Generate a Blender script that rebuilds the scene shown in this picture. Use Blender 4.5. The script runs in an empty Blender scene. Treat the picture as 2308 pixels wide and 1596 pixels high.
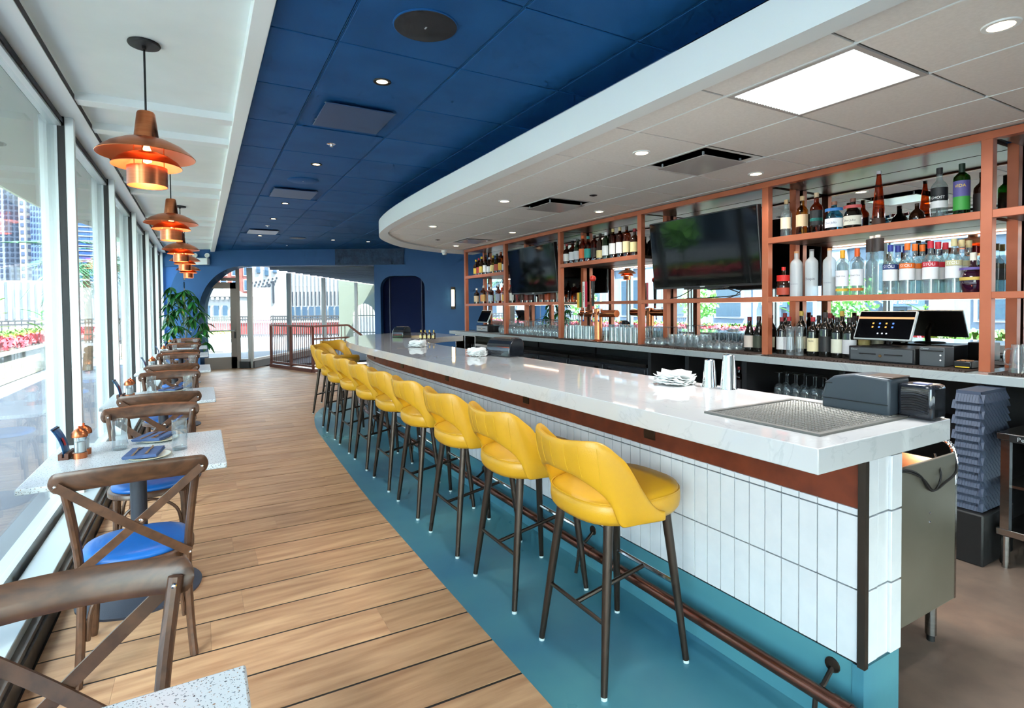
import bpy, math, random
from mathutils import Vector, Matrix
random.seed(7)
C = bpy.context.scene.collection
SC = bpy.context.scene
R = math.radians
# ---------------------------------------------------------------- camera
cam_d = bpy.data.cameras.new('camera'); cam = bpy.data.objects.new('camera', cam_d); C.objects.link(cam)
cam_d.sensor_width = 36.0; cam_d.sensor_fit = 'HORIZONTAL'
cam_d.lens = 36.0 * 1235.0 / 2308.0
cam_d.shift_y = (723.0 - 798.0) / 2308.0
cam_d.clip_start = 0.05; cam_d.clip_end = 900
CR = ((0.86935578, -0.49409375, -0.00958651), (-0.02078367, -0.01717363, -0.99963649), (0.4937495, 0.869239, -0.02519908))
mw = Matrix(((CR[0][0], -CR[1][0], -CR[2][0], 0.0), (CR[0][1], -CR[1][1], -CR[2][1], 0.0), (CR[0][2], -CR[1][2], -CR[2][2], 1.52), (0, 0, 0, 1)))
cam.matrix_world = mw
SC.camera = cam
# ---------------------------------------------------------------- world, sun, exposure
w = bpy.data.worlds.new('world'); SC.world = w; w.use_nodes = True
wn = w.node_tree.nodes; wl = w.node_tree.links; wn.clear()
wo = wn.new('ShaderNodeOutputWorld'); wb = wn.new('ShaderNodeBackground'); ws = wn.new('ShaderNodeTexSky')
ws.sky_type = 'NISHITA'; ws.sun_disc = False; ws.sun_elevation = R(58); ws.sun_rotation = R(215)
ws.air_density = 1.2; ws.dust_density = 1.6; ws.ozone_density = 1.0
wb.inputs[1].default_value = 1.25
wh_ = wn.new('ShaderNodeHueSaturation'); wh_.inputs['Saturation'].default_value = 0.45; wl.new(ws.outputs[0], wh_.inputs['Color']); wl.new(wh_.outputs[0], wb.inputs[0]); wl.new(wb.outputs[0], wo.inputs[0])
sd = bpy.data.lights.new('sun', 'SUN'); so = bpy.data.objects.new('sun', sd); C.objects.link(so)
sd.energy = 42.0; sd.angle = R(0.6); sd.color = (1.0, 0.96, 0.9)
so.rotation_euler = Vector((-0.30, 0.42, -0.86)).to_track_quat('-Z', 'Y').to_euler(); so.location = (6, -6, 20)
SC.view_settings.view_transform = 'Standard'; SC.view_settings.look = 'None'
SC.view_settings.exposure = 1.24; SC.view_settings.gamma = 1.0; SC.view_settings.use_curve_mapping = False
SC.cycles.max_bounces = 8; SC.cycles.diffuse_bounces = 5; SC.cycles.glossy_bounces = 4
SC.cycles.transmission_bounces = 4; SC.cycles.transparent_max_bounces = 18
SC.cycles.caustics_reflective = False; SC.cycles.caustics_refractive = False
SC.cycles.sample_clamp_indirect = 4.0; SC.cycles.use_adaptive_sampling = True; SC.cycles.adaptive_threshold = 0.06; SC.cycles.adaptive_min_samples = 12
# ---------------------------------------------------------------- materials
def lin(c):
    return tuple(((v / 255.0) / 12.92 if v / 255.0 <= 0.04045 else ((v / 255.0 + 0.055) / 1.055) ** 2.4) for v in c) + (1.0,)
M = {}
def pm(name, c1, c2=None, scale=4.0, stretch=(1, 1, 1), rough=0.5, metal=0.0, bump=0.0, bscale=40.0, coat=0.0, rnd=0.0, world=False, lo=0.35, hi=0.65, emit=0.0, detail=4.0, spec=0.5, rvar=0.0):
    if name in M: return M[name]
    m = bpy.data.materials.new(name); m.use_nodes = True; n = m.node_tree.nodes; l = m.node_tree.links
    b = n['Principled BSDF']; b.inputs['Roughness'].default_value = rough; b.inputs['Metallic'].default_value = metal
    b.inputs['Base Color'].default_value = lin(c1); b.inputs['Coat Weight'].default_value = coat; b.inputs['Specular IOR Level'].default_value = spec
    b.inputs['Coat Roughness'].default_value = 0.08
    if emit:
        b.inputs['Emission Color'].default_value = lin(c1); b.inputs['Emission Strength'].default_value = emit
    vec = None
    def coords():
        nonlocal vec
        if vec is None:
            if world:
                g = n.new('ShaderNodeNewGeometry'); s = g.outputs['Position']
            else:
                g = n.new('ShaderNodeTexCoord'); s = g.outputs['Object']
            oi = n.new('ShaderNodeObjectInfo'); ad = n.new('ShaderNodeVectorMath'); ad.operation = 'MULTIPLY_ADD'
            ad.inputs[0].default_value = (1, 1, 1)
            cb = n.new('ShaderNodeCombineXYZ'); mu = n.new('ShaderNodeMath'); mu.operation = 'MULTIPLY'; mu.inputs[1].default_value = 37.0
            l.new(oi.outputs['Random'], mu.inputs[0]); l.new(mu.outputs[0], cb.inputs[0]); l.new(mu.outputs[0], cb.inputs[1])
            mp = n.new('ShaderNodeVectorMath'); mp.operation = 'MULTIPLY'; mp.inputs[1].default_value = stretch
            l.new(s, mp.inputs[0]); l.new(mp.outputs[0], ad.inputs[0]); ad.inputs[1].default_value = (1, 1, 1); l.new(cb.outputs[0], ad.inputs[2])
            vec = ad.outputs[0]
        return vec
    if c2 is not None:
        t = n.new('ShaderNodeTexNoise'); t.inputs['Scale'].default_value = scale; t.inputs['Detail'].default_value = detail
        l.new(coords(), t.inputs['Vector'])
        r = n.new('ShaderNodeValToRGB'); r.color_ramp.elements[0].position = lo; r.color_ramp.elements[1].position = hi
        r.color_ramp.elements[0].color = lin(c1); r.color_ramp.elements[1].color = lin(c2)
        l.new(t.outputs['Fac'], r.inputs['Fac']); src = r.outputs['Color']
        if rnd:
            oi = n.new('ShaderNodeObjectInfo'); h = n.new('ShaderNodeHueSaturation')
            mr = n.new('ShaderNodeMapRange'); mr.inputs['To Min'].default_value = 1 - rnd; mr.inputs['To Max'].default_value = 1 + rnd
            l.new(oi.outputs['Random'], mr.inputs['Value']); l.new(mr.outputs[0], h.inputs['Value']); l.new(src, h.inputs['Color']); src = h.outputs['Color']
        l.new(src, b.inputs['Base Color'])
        if rvar:
            mr = n.new('ShaderNodeMapRange'); mr.inputs['To Min'].default_value = rough - rvar; mr.inputs['To Max'].default_value = rough + rvar
            l.new(t.outputs['Fac'], mr.inputs['Value']); l.new(mr.outputs[0], b.inputs['Roughness'])
    if bump:
        t2 = n.new('ShaderNodeTexNoise'); t2.inputs['Scale'].default_value = bscale; t2.inputs['Detail'].default_value = 3
        l.new(coords(), t2.inputs['Vector']); bp = n.new('ShaderNodeBump'); bp.inputs['Strength'].default_value = bump; bp.inputs['Distance'].default_value = 0.01
        l.new(t2.outputs['Fac'], bp.inputs['Height']); l.new(bp.outputs[0], b.inputs['Normal'])
    M[name] = m
    return m
def glass(name, tint=(255, 255, 255), gloss=0.35, f0=0.04, rough=0.0, milky=0.0):
    if name in M: return M[name]
    m = bpy.data.materials.new(name); m.use_nodes = True; n = m.node_tree.nodes; l = m.node_tree.links; n.clear()
    o = n.new('ShaderNodeOutputMaterial'); mx = n.new('ShaderNodeMixShader'); t = n.new('ShaderNodeBsdfTransparent'); g = n.new('ShaderNodeBsdfGlossy')
    t.inputs['Color'].default_value = lin(tint); g.inputs['Roughness'].default_value = rough
    lw = n.new('ShaderNodeLayerWeight'); lw.inputs['Blend'].default_value = 0.5
    mr = n.new('ShaderNodeMapRange'); pw = n.new('ShaderNodeMath'); pw.operation = 'POWER'; pw.inputs[1].default_value = 3.0
    l.new(lw.outputs['Facing'], pw.inputs[0]); l.new(pw.outputs[0], mr.inputs['Value']); mr.inputs['To Min'].default_value = f0; mr.inputs['To Max'].default_value = f0 + gloss
    l.new(mr.outputs[0], mx.inputs['Fac']); l.new(t.outputs[0], mx.inputs[1]); l.new(g.outputs[0], mx.inputs[2])
    last = mx.outputs[0]
    if milky:
        d = n.new('ShaderNodeBsdfDiffuse'); d.inputs['Color'].default_value = lin((232, 240, 245)); m2 = n.new('ShaderNodeMixShader'); m2.inputs['Fac'].default_value = milky
        l.new(last, m2.inputs[1]); l.new(d.outputs[0], m2.inputs[2]); last = m2.outputs[0]
    l.new(last, o.inputs['Surface']); M[name] = m
    return m
def speck(name, base, dots, scale, size, rough=0.25):
    m = bpy.data.materials.new(name); m.use_nodes = True; n = m.node_tree.nodes; l = m.node_tree.links; b = n['Principled BSDF']
    b.inputs['Roughness'].default_value = rough
    g = n.new('ShaderNodeTexCoord'); src = None
    prev = n.new('ShaderNodeRGB'); prev.outputs[0].default_value = lin(base); prev = prev.outputs[0]
    for k, (c, sc, th) in enumerate(dots):
        v = n.new('ShaderNodeTexNoise'); v.inputs['Scale'].default_value = sc; v.inputs['Detail'].default_value = 1.0
        ad = n.new('ShaderNodeVectorMath'); ad.operation = 'ADD'; ad.inputs[1].default_value = (k * 13.1, k * 7.7, k * 3.3); l.new(g.outputs['Object'], ad.inputs[0]); l.new(ad.outputs[0], v.inputs['Vector'])
        r = n.new('ShaderNodeValToRGB'); r.color_ramp.elements[0].position = th; r.color_ramp.elements[1].position = th + 0.03
        r.color_ramp.elements[0].color = (0, 0, 0, 1); r.color_ramp.elements[1].color = (1, 1, 1, 1); l.new(v.outputs['Fac'], r.inputs['Fac'])
        x = n.new('ShaderNodeMix'); x.data_type = 'RGBA'; l.new(r.outputs['Color'], x.inputs['Factor']); l.new(prev, x.inputs[6]); x.inputs[7].default_value = lin(c); prev = x.outputs[2]
    l.new(prev, b.inputs['Base Color']); M[name] = m
    return m
def quartz(name, base, vein, rough):
    m = bpy.data.materials.new(name); m.use_nodes = True; n = m.node_tree.nodes; l = m.node_tree.links; b = n['Principled BSDF']
    b.inputs['Roughness'].default_value = rough; b.inputs['Coat Weight'].default_value = 0.0; b.inputs['Coat Roughness'].default_value = 0.03; b.inputs['Specular IOR Level'].default_value = 0.6
    g = n.new('ShaderNodeTexCoord'); t = n.new('ShaderNodeTexNoise'); t.inputs['Scale'].default_value = 3.2; t.inputs['Detail'].default_value = 7; t.inputs['Distortion'].default_value = 1.6
    l.new(g.outputs['Object'], t.inputs['Vector']); r = n.new('ShaderNodeValToRGB'); e = r.color_ramp.elements
    e[0].position = 0.485; e[0].color = lin(base); e[1].position = 0.515; e[1].color = lin(base); x = e.new(0.5); x.color = lin(vein)
    t2 = n.new('ShaderNodeTexNoise'); t2.inputs['Scale'].default_value = 9; l.new(g.outputs['Object'], t2.inputs['Vector'])
    mx = n.new('ShaderNodeMix'); mx.data_type = 'RGBA'; l.new(t2.outputs['Fac'], mx.inputs['Factor']); mx.inputs[6].default_value = lin(base); l.new(t.outputs['Fac'], r.inputs['Fac']); l.new(r.outputs['Color'], mx.inputs[7])
    l.new(mx.outputs[2], b.inputs['Base Color']); M[name] = m
    return m
# ---------------------------------------------------------------- mesh helpers
class MB:
    def __init__(s): s.V = []; s.F = []
    def add(s, vs, fs):
        k = len(s.V); s.V += [tuple(v) for v in vs]; s.F += [tuple(i + k for i in f) for f in fs]; return s
    def box(s, x0, x1, y0, y1, z0, z1):
        return s.add([(x0, y0, z0), (x1, y0, z0), (x1, y1, z0), (x0, y1, z0), (x0, y0, z1), (x1, y0, z1), (x1, y1, z1), (x0, y1, z1)],
                     [(0, 3, 2, 1), (4, 5, 6, 7), (0, 1, 5, 4), (1, 2, 6, 5), (2, 3, 7, 6), (3, 0, 4, 7)])
    def mbox(s, size, mat):
        a, b, c = (v / 2 for v in size); k = len(s.V); s.box(-a, a, -b, b, -c, c)
        for i in range(k, len(s.V)): s.V[i] = tuple(mat @ Vector(s.V[i]))
        return s
    def bar(s, p, q, wd, th, up=(0, 0, 1)):
        p = Vector(p); q = Vector(q); d = (q - p); L = d.length; d.normalize(); u = Vector(up); sd_ = d.cross(u)
        if sd_.length < 1e-4: sd_ = d.cross(Vector((0, 1, 0)))
        sd_.normalize(); u = sd_.cross(d); mt = Matrix.Translation((p + q) / 2) @ Matrix((sd_, d, u)).transposed().to_4x4()
        return s.mbox((wd, L, th), mt)
    def lathe(s, prof, n=16, c=(0, 0, 0), a0=0.0, a1=360.0, sx=1.0, sy=1.0):
        full = abs(a1 - a0) >= 359.9; k = n if full else n + 1; vs = []; fs = []
        for r, z in prof:
            for i in range(k):
                a = R(a0 + (a1 - a0) * i / n); vs.append((c[0] + r * sx * math.cos(a), c[1] + r * sy * math.sin(a), c[2] + z))
        for j in range(len(prof) - 1):
            for i in range(n):
                i2 = (i + 1) % k if full else i + 1
                fs.append((j * k + i, j * k + i2, (j + 1) * k + i2, (j + 1) * k + i))
        s.add(vs, fs)
        return s
    def cyl(s, c, r, z0, z1, n=16, r2=None):
        r2 = r if r2 is None else r2
        return s.lathe([(0.0001, z0), (r, z0), (r2, z1), (0.0001, z1)], n, (c[0], c[1], 0))
    def tube(s, pts, r, n=8, cap=True):
        P = [Vector(p) for p in pts]; rr = r if isinstance(r, (list, tuple)) else [r] * len(P); vs = []; fs = []; pu = None
        for i, p in enumerate(P):
            d = (P[min(i + 1, len(P) - 1)] - P[max(i - 1, 0)]).normalized()
            if pu is None:
                pu = Vector((0, 0, 1)) if abs(d.z) < 0.9 else Vector((1, 0, 0))
            u = (pu - d * pu.dot(d)).normalized(); v = d.cross(u); pu = u
            for k in range(n):
                a = 2 * math.pi * k / n; vs.append(p + (u * math.cos(a) + v * math.sin(a)) * rr[i])
        for i in range(len(P) - 1):
            for k in range(n): fs.append((i * n + k, i * n + (k + 1) % n, (i + 1) * n + (k + 1) % n, (i + 1) * n + k))
        if cap: fs.append(tuple(range(n - 1, -1, -1))); fs.append(tuple((len(P) - 1) * n + k for k in range(n)))
        return s.add(vs, fs)
    def prism(s, poly, z0, z1):
        n = len(poly); return s.add([(x, y, z0) for x, y in poly] + [(x, y, z1) for x, y in poly],
                                    [tuple(range(n - 1, -1, -1)), tuple(range(n, 2 * n))] + [(i, (i + 1) % n, n + (i + 1) % n, n + i) for i in range(n)])
    def rings(s, rings, cap=True):
        n = len(rings[0]); vs = [p for r_ in rings for p in r_]; fs = []
        for j in range(len(rings) - 1):
            for i in range(n): fs.append((j * n + i, j * n + (i + 1) % n, (j + 1) * n + (i + 1) % n, (j + 1) * n + i))
        if cap: fs.append(tuple(range(n - 1, -1, -1))); fs.append(tuple((len(rings) - 1) * n + i for i in range(n)))
        return s.add(vs, fs)
    def grid(s, rows):
        n = len(rows[0]); return s.add([p for r_ in rows for p in r_], [(j * n + i, j * n + i + 1, (j + 1) * n + i + 1, (j + 1) * n + i) for j in range(len(rows) - 1) for i in range(n - 1)])
    def xf(s, mt):
        s.V = [tuple(mt @ Vector(v)) for v in s.V]; return s
    def mesh(s, name, ang=35):
        me = bpy.data.meshes.new(name); me.from_pydata(s.V, [], s.F); me.update()
        me.polygons.foreach_set('use_smooth', [True] * len(me.polygons)); me.set_sharp_from_angle(angle=R(ang))
        return me
    def build(s, name, m, parent=None, loc=None, rz=0.0, bev=0.0, ang=35):
        return link(s.mesh(name, ang), name, m, parent, loc, rz, bev)
def link(me, name, m, parent=None, loc=None, rz=0.0, bev=0.0):
    if m is not None and not me.materials: me.materials.append(m)
    o = bpy.data.objects.new(name, me); C.objects.link(o)
    if parent is not None: o.parent = parent
    if loc is not None: o.location = loc
    if rz: o.rotation_euler.z = rz
    if bev:
        b = o.modifiers.new('bevel', 'BEVEL'); b.width = bev; b.segments = 2; b.limit_method = 'ANGLE'; b.angle_limit = R(50); b.harden_normals = False
    return o
def tag(o, label=None, cat=None, group=None, kind=None):
    if label: o['label'] = label
    if cat: o['category'] = cat
    if group: o['group'] = group
    if kind: o['kind'] = kind
    return o
def thing(name, label, cat, loc=(0, 0, 0), rz=0.0, group=None, kind=None):
    o = bpy.data.objects.new(name, None); C.objects.link(o); o.location = loc; o.rotation_euler.z = rz; o.empty_display_size = 0.1
    return tag(o, label, cat, group, kind)
def struct(name, mb, m, label=None, parent=None, bev=0.0):
    o = mb.build(name, m, parent, bev=bev)
    if parent is None: tag(o, label, None, None, 'structure')
    return o
def copy_tree(o, parent=None, loc=None, rz=None, label=None):
    c = o.copy(); C.objects.link(c); c.parent = parent
    if loc is not None: c.location = loc
    if rz is not None: c.rotation_euler.z = rz
    if label: c['label'] = label
    for ch in list(o.children): copy_tree(ch, c)
    return c
def spline(pts, k=8):
    out = []; n = len(pts)
    for i in range(n - 1):
        p0 = pts[max(i - 1, 0)]; p1 = pts[i]; p2 = pts[i + 1]; p3 = pts[min(i + 2, n - 1)]
        for j in range(k):
            t = j / k
            out.append(tuple(0.5 * (2 * b + (c - a) * t + (2 * a - 5 * b + 4 * c - d) * t * t + (3 * b - a - 3 * c + d) * t ** 3) for a, b, c, d in zip(p0, p1, p2, p3)))
    out.append(tuple(pts[-1])); return out
def clip(poly, a, b, c):                      # keep a*x+b*y<=c
    out = []
    for i in range(len(poly)):
        p = poly[i]; q = poly[(i + 1) % len(poly)]; dp = a * p[0] + b * p[1] - c; dq = a * q[0] + b * q[1] - c
        if dp <= 0: out.append(p)
        if dp * dq < 0:
            t = dp / (dp - dq); out.append((p[0] + (q[0] - p[0]) * t, p[1] + (q[1] - p[1]) * t))
    return out
_tm = {}
def text_mesh(s, size, bend=0.0, sx=1.0):
    k = (s, size, bend, sx)
    if k in _tm: return _tm[k]
    cu = bpy.data.curves.new('lettering', 'FONT'); cu.body = s; cu.size = size; cu.align_x = 'CENTER'; cu.align_y = 'CENTER'; cu.resolution_u = 2
    if not bend: cu.extrude = size * 0.02
    o = bpy.data.objects.new('lettering', cu); C.objects.link(o); dg = bpy.context.evaluated_depsgraph_get()
    me = bpy.data.meshes.new_from_object(o.evaluated_get(dg)); bpy.data.objects.remove(o)
    for v in me.vertices:                      # stand it up: reads along +x, faces -y
        x, y, z = v.co; x *= sx
        if bend: v.co = (bend * math.sin(x / bend), -bend * math.cos(x / bend), y)
        else: v.co = (x, -z, y)
    _tm[k] = me; return me
def text(s, size, m, parent, loc, rz=0.0, bend=0.0, sx=1.0, name='lettering', rx=0.0):
    me = text_mesh(s, size, bend, sx).copy(); me.materials.clear(); o = link(me, name, m, parent, loc)
    o.rotation_euler = (rx, 0, rz); return o
ORD = ['first', 'second', 'third', 'fourth', 'fifth', 'sixth', 'seventh', 'eighth', 'ninth', 'tenth', 'eleventh', 'twelfth', 'thirteenth', 'fourteenth', 'fifteenth', 'sixteenth', 'seventeenth', 'eighteenth', 'nineteenth', 'twentieth']
WHITE = pm('white_paint', (238, 244, 242), rough=0.45)
CEILW = pm('ceiling_white', (238, 245, 242), (232, 240, 237), scale=3, rough=0.6)
TILEW = pm('acoustic_tile', (236, 234, 228), (230, 228, 222), scale=60, rough=0.8, bump=0.15, bscale=300)
BLUEC = pm('blue_tile', (32, 90, 146), (28, 82, 136), scale=3, rough=0.55, spec=0.12, bump=0.08, bscale=250, rnd=0.06)
BLUEG = pm('blue_grid', (30, 84, 138), rough=0.55, spec=0.12)
BLUEW = pm('blue_wall', (38, 86, 136), (42, 91, 142), scale=2, rough=0.5, spec=0.3)
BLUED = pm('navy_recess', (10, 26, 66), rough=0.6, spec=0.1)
BLACK = pm('black_matte', (18, 18, 20), rough=0.55)
DARK = pm('charcoal', (36, 37, 40), rough=0.45)
ALU = pm('aluminium', (182, 190, 192), rough=0.35, metal=0.3)
STEEL = pm('stainless', (178, 176, 172), (165, 163, 160), scale=6, stretch=(1, 1, 20), rough=0.22, metal=1.0)
CHROME = pm('chrome', (225, 225, 228), rough=0.06, metal=1.0)
COPPER = pm('brushed_copper', (206, 126, 84), (196, 114, 74), scale=8, stretch=(1, 1, 14), rough=0.3, metal=1.0)
COPIN = pm('copper_inside', (226, 128, 84), rough=0.4, metal=0.6)
COPPNT = pm('copper_paint', (184, 104, 72), (176, 97, 66), scale=5, rough=0.4, metal=0.25)
BRONZE = pm('bronze_pipe', (124, 82, 68), (112, 72, 60), scale=5, rough=0.25, metal=0.9)
CORTEN = pm('rust_panel', (98, 42, 26), (122, 54, 31), scale=9, rough=0.45, metal=0.25, detail=8, bump=0.05)
YELLOW = pm('yellow_leather', (200, 148, 29), (196, 143, 26), scale=3, rough=0.38, bump=0.08, bscale=260)
LEGM = pm('dark_bronze_leg', (66, 56, 50), rough=0.32, metal=0.75)
CHAIRW = pm('walnut_bentwood', (90, 59, 40), (67, 43, 29), scale=10, stretch=(2, 14, 2), rough=0.38, coat=0.15)
BLUES = pm('blue_vinyl', (18, 96, 176), rough=0.35, bump=0.05, bscale=200)
NAPK = pm('blue_napkin', (78, 100, 142), (70, 91, 132), scale=30, rough=0.85)
PAPER = pm('white_paper', (238, 240, 240), rough=0.8)
GOLD = pm('rose_gold', (196, 148, 104), rough=0.22, metal=1.0)
CERAM = pm('plate_glaze', (222, 224, 214), rough=0.25)
PLANK = pm('oak_plank', (202, 160, 121), (158, 115, 83), scale=2.4, stretch=(1.0, 8, 1), rough=0.42, spec=0.3, rnd=0.13, world=True, lo=0.3, hi=0.72, detail=8, bump=0.06, bscale=20, rvar=0.06)
TEAL = pm('teal_concrete', (82, 140, 146), (56, 110, 134), scale=1.3, rough=0.3, detail=8, lo=0.3, hi=0.7, bump=0.02, bscale=30, rvar=0.08)
TAN = pm('service_floor', (120, 102, 89), (108, 91, 80), scale=8, rough=0.5, bump=0.05, bscale=100)
WTILE = pm('white_glazed_tile', (215, 215, 218), (209, 210, 214), scale=14, rough=0.14, rnd=0.02, coat=0.3)
GROUT = pm('grey_grout', (104, 110, 118), rough=0.8)
TERR = speck('terrazzo', (206, 212, 215), [((60, 66, 74), 180, 0.655), ((150, 118, 94), 160, 0.675), ((120, 130, 140), 140, 0.655)], 0, 0)
QTZ = quartz('white_quartz', (197, 196, 196), (177, 177, 178), 0.04)
QTZB = quartz('grey_quartz', (160, 168, 170), (138, 146, 150), 0.2)
GLASSW = glass('window_glass', (240, 250, 249), gloss=0.42, f0=0.045)
CLEAR = glass('clear_glass', (240, 245, 247), gloss=0.8, f0=0.10, rough=0.03, milky=0.07)
FROST = glass('frosted_glass', (225, 230, 232), gloss=0.3, f0=0.05, rough=0.25, milky=0.45)
MIRROR = pm('mirror', (222, 228, 230), rough=0.0, metal=1.0)
SCREEN = pm('black_screen', (6, 7, 10), rough=0.06, spec=0.12)
PLASTIC = pm('grey_plastic', (58, 66, 74), rough=0.4)
PLASTB = pm('black_plastic', (24, 25, 28), rough=0.35)
SMOKE = pm('smoked_plastic', (30, 33, 40), rough=0.08, coat=0.5)
LED = pm('led_strip', (255, 226, 196), emit=12.0)
BULB = pm('filament_bulb', (255, 190, 110), emit=9.0)
LENS = pm('downlight_lens', (255, 222, 176), emit=6.0)
PANEL = pm('light_panel', (238, 250, 250), emit=0.5)
# ================================================================ STRUCTURE
ZC = 3.0            # blue ceiling and window soffit
ZW = 2.62           # white bar ceiling
EDGE = spline([(1.13, -3.0), (1.13, 1.0), (1.13, 4.0), (1.16, 5.2), (1.2, 6.3), (1.25, 7.3), (1.42, 8.3), (1.72, 8.95), (2.2, 9.5), (3.0, 9.95), (3.9, 10.1), (5.0, 10.12)], 6)
def edge_x(y):
    if y >= 10.1: return 5.2
    for (x0, y0), (x1, y1) in zip(EDGE, EDGE[1:]):
        if y0 <= y <= y1: return x0 + (x1 - x0) * (y - y0) / max(y1 - y0, 1e-6)
    return 1.13
# --- plank floor
sub = MB(); sub.prism([(-0.8, -3), (1.13, -3)] + EDGE[1:] + [(5.2, 13.4), (2.42, 13.4), (1.66, 16.0), (-0.8, 16.2)], -0.06, -0.003)
floor = struct('floor', sub, BLACK, 'oak plank floor with dark seams running across the aisle')
yk = 1.934 - 0.2655 * 18; rows = 0
while yk < 16.0:
    y0 = yk + 0.0075; y1 = yk + 0.2655 - 0.0075; yk += 0.2655; rows += 1
    def rx(y):
        x = edge_x(y)
        if y > 13.45: x = min(x, 2.36 - (y - 13.45) * 0.30)
        return x
    xl = -0.645; xr0, xr1 = rx(y0), rx(y1); joints = []
    if y0 > -1.6:
        x = xl + random.uniform(0.25, 1.2)
        while x < min(xr0, xr1) - 0.2: joints.append(x); x += random.uniform(1.0, 1.4)
    xs = [xl] + joints
    for i, xa in enumerate(xs):
        last = i == len(xs) - 1
        xb0, xb1 = (xr0, xr1) if last else (xs[i + 1] - 0.0008, xs[i + 1] - 0.0008)
        sk = lambda x: -0.027 * (x - 1.13)
        if y0 < 0.6 and not last: continue
        if y0 < 0.6: xa = xl
        p = MB().prism([(xa, y0 + sk(xa)), (xb0, y0 + sk(xb0)), (xb1, y1 + sk(xb1)), (xa, y1 + sk(xa))], -0.003, 0.0)
        p.build('plank', PLANK, floor)
struct('floor_bar', MB().prism(EDGE + [(5.2, 10.12), (5.2, -3)], -0.05, -0.0005), TEAL, 'teal stained concrete floor under the bar stools')
struct('floor_service', MB().box(2.17, 4.95, -3, 9.4, -0.04, 0.001), TAN, 'tan floor of the service aisle behind the bar')
pit = MB(); pit.box(1.5, 6.5, 13.4, 13.45, -2.2, -0.06); pit.box(1.5, 6.5, 13.4, 19, -2.3, -2.2)
struct('wall_stairwell', pit, BLACK, 'dark stairwell pit behind the railing')
# --- window wall on the left
cur = MB(); cur.box(-1.0, -0.655, -3, 16.2, 0, 0.085); 
wl_ = struct('wall_left', cur, pm('black_granite', (34, 33, 33), (60, 58, 56), scale=30, rough=0.4), 'window wall on black granite curb')
MB().box(-1.0, -0.72, -3, 16.3, 2.95, 3.25).build('header', WHITE, wl_)
MB().box(-0.722, -0.717, -3, 16.2, 2.957, 2.995).build('slot_shade_strip', pm('slot', (70, 66, 66), rough=0.7), wl_)  # dark strip on the header face, its shade painted as colour
MB().box(-0.84, -0.70, -3, 16.1, 0.085, 0.15).build('sill', ALU, wl_, bev=0.004)
MB().box(-0.70, -0.668, -3, 16.1, 0.085, 0.11).build('sill_trim', pm('sill_brown', (92, 84, 78), rough=0.5), wl_)
ys = [-2.9, -1.6, 0.67, 2.93, 5.19, 7.4, 9.7, 11.95, 14.2, 16.1]
for k in range(len(ys) - 1):
    a, b = ys[k], ys[k + 1]
    win = thing('window_%d' % (k + 1), 'tall window bay beside the dining tables', None, (0, 0, 0), kind='structure')
    MB().box(-0.905, -0.895, a + 0.03, b - 0.03, 0.15, 2.95).build('pane', GLASSW, win)
    MB().box(-0.845, -0.79, b - 0.03, b + 0.03, 0.12, 2.95).build('inner_post', WHITE, win, bev=0.003)
    MB().box(-0.885, -0.845, b - 0.035, b + 0.035, 0.12, 2.95).build('gasket', BLACK, win)
    MB().box(-0.99, -0.885, b - 0.04, b + 0.04, 0.1, 2.95).build('outer_frame', ALU, win, bev=0.003)
    MB().box(-0.93, -0.86, a, b, 2.88, 2.955).build('head_rail', ALU, win)
    MB().box(-0.862, -0.85, a, b, 2.90, 2.935).build('head_seal', BLACK, win)
    MB().box(-0.95, -0.86, a, b, 0.1, 0.20).build('bottom_rail', ALU, win)
# --- window soffit with coffer beams
sof = struct('ceiling_soffit', MB().box(-0.74, 0.26, -3, 16.3, 3.02, 3.06), CEILW, 'white coffered soffit along the windows')
MB().box(0.245, 0.338, -3, 16.0, 2.955, 3.1).build('edge_beam', WHITE, sof, bev=0.004)
for k in range(-3, 4):
    for y in (4.81 + 2.72 * k, 5.51 + 2.72 * k):
        if -2.5 < y < 15.3: MB().box(-0.72, 0.245, y - 0.065, y + 0.065, 2.965, 3.03).build('coffer_beam', WHITE, sof, bev=0.003)
# --- blue grid ceiling
cl = struct('ceiling', MB().box(0.33, 8.6, -3, 17.2, ZC + 0.006, ZC + 0.03), BLUEG, 'dark blue tile grid ceiling over the aisle')
xg = [0.692 + 0.7315 * i for i in range(8)]; yg = [3.135 + 0.788 * j for j in range(-6, 17)]
VENTS = {(0, 1), (0, 5), (0, 10)}
for j, y in enumerate(yg):
    cols = [(0.338, xg[0], -1)] + [(xg[i], xg[i + 1], i) for i in range(6)]
    for xa, xb, i in cols:
        if i >= 3 and y < 8.3: continue
        if (i, j - 6) in VENTS: continue
        if y > 15.7: continue
        MB().box(xa + 0.009, xb - 0.009, y + 0.005, y + 0.788 - 0.005, ZC - 0.003, ZC + 0.006).build('ceiling_tile', BLUEC, cl, bev=0.003)
for x in xg[:6]:
    y0 = -2 if x < 2.4 else 8.3
    MB().box(x - 0.006, x - 0.002, y0, 15.4, ZC - 0.001, ZC + 0.006).build('grid_bar', BLUEG, cl)
    MB().box(x + 0.002, x + 0.006, y0, 15.4, ZC - 0.001, ZC + 0.006).build('grid_bar', BLUEG, cl)
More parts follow.
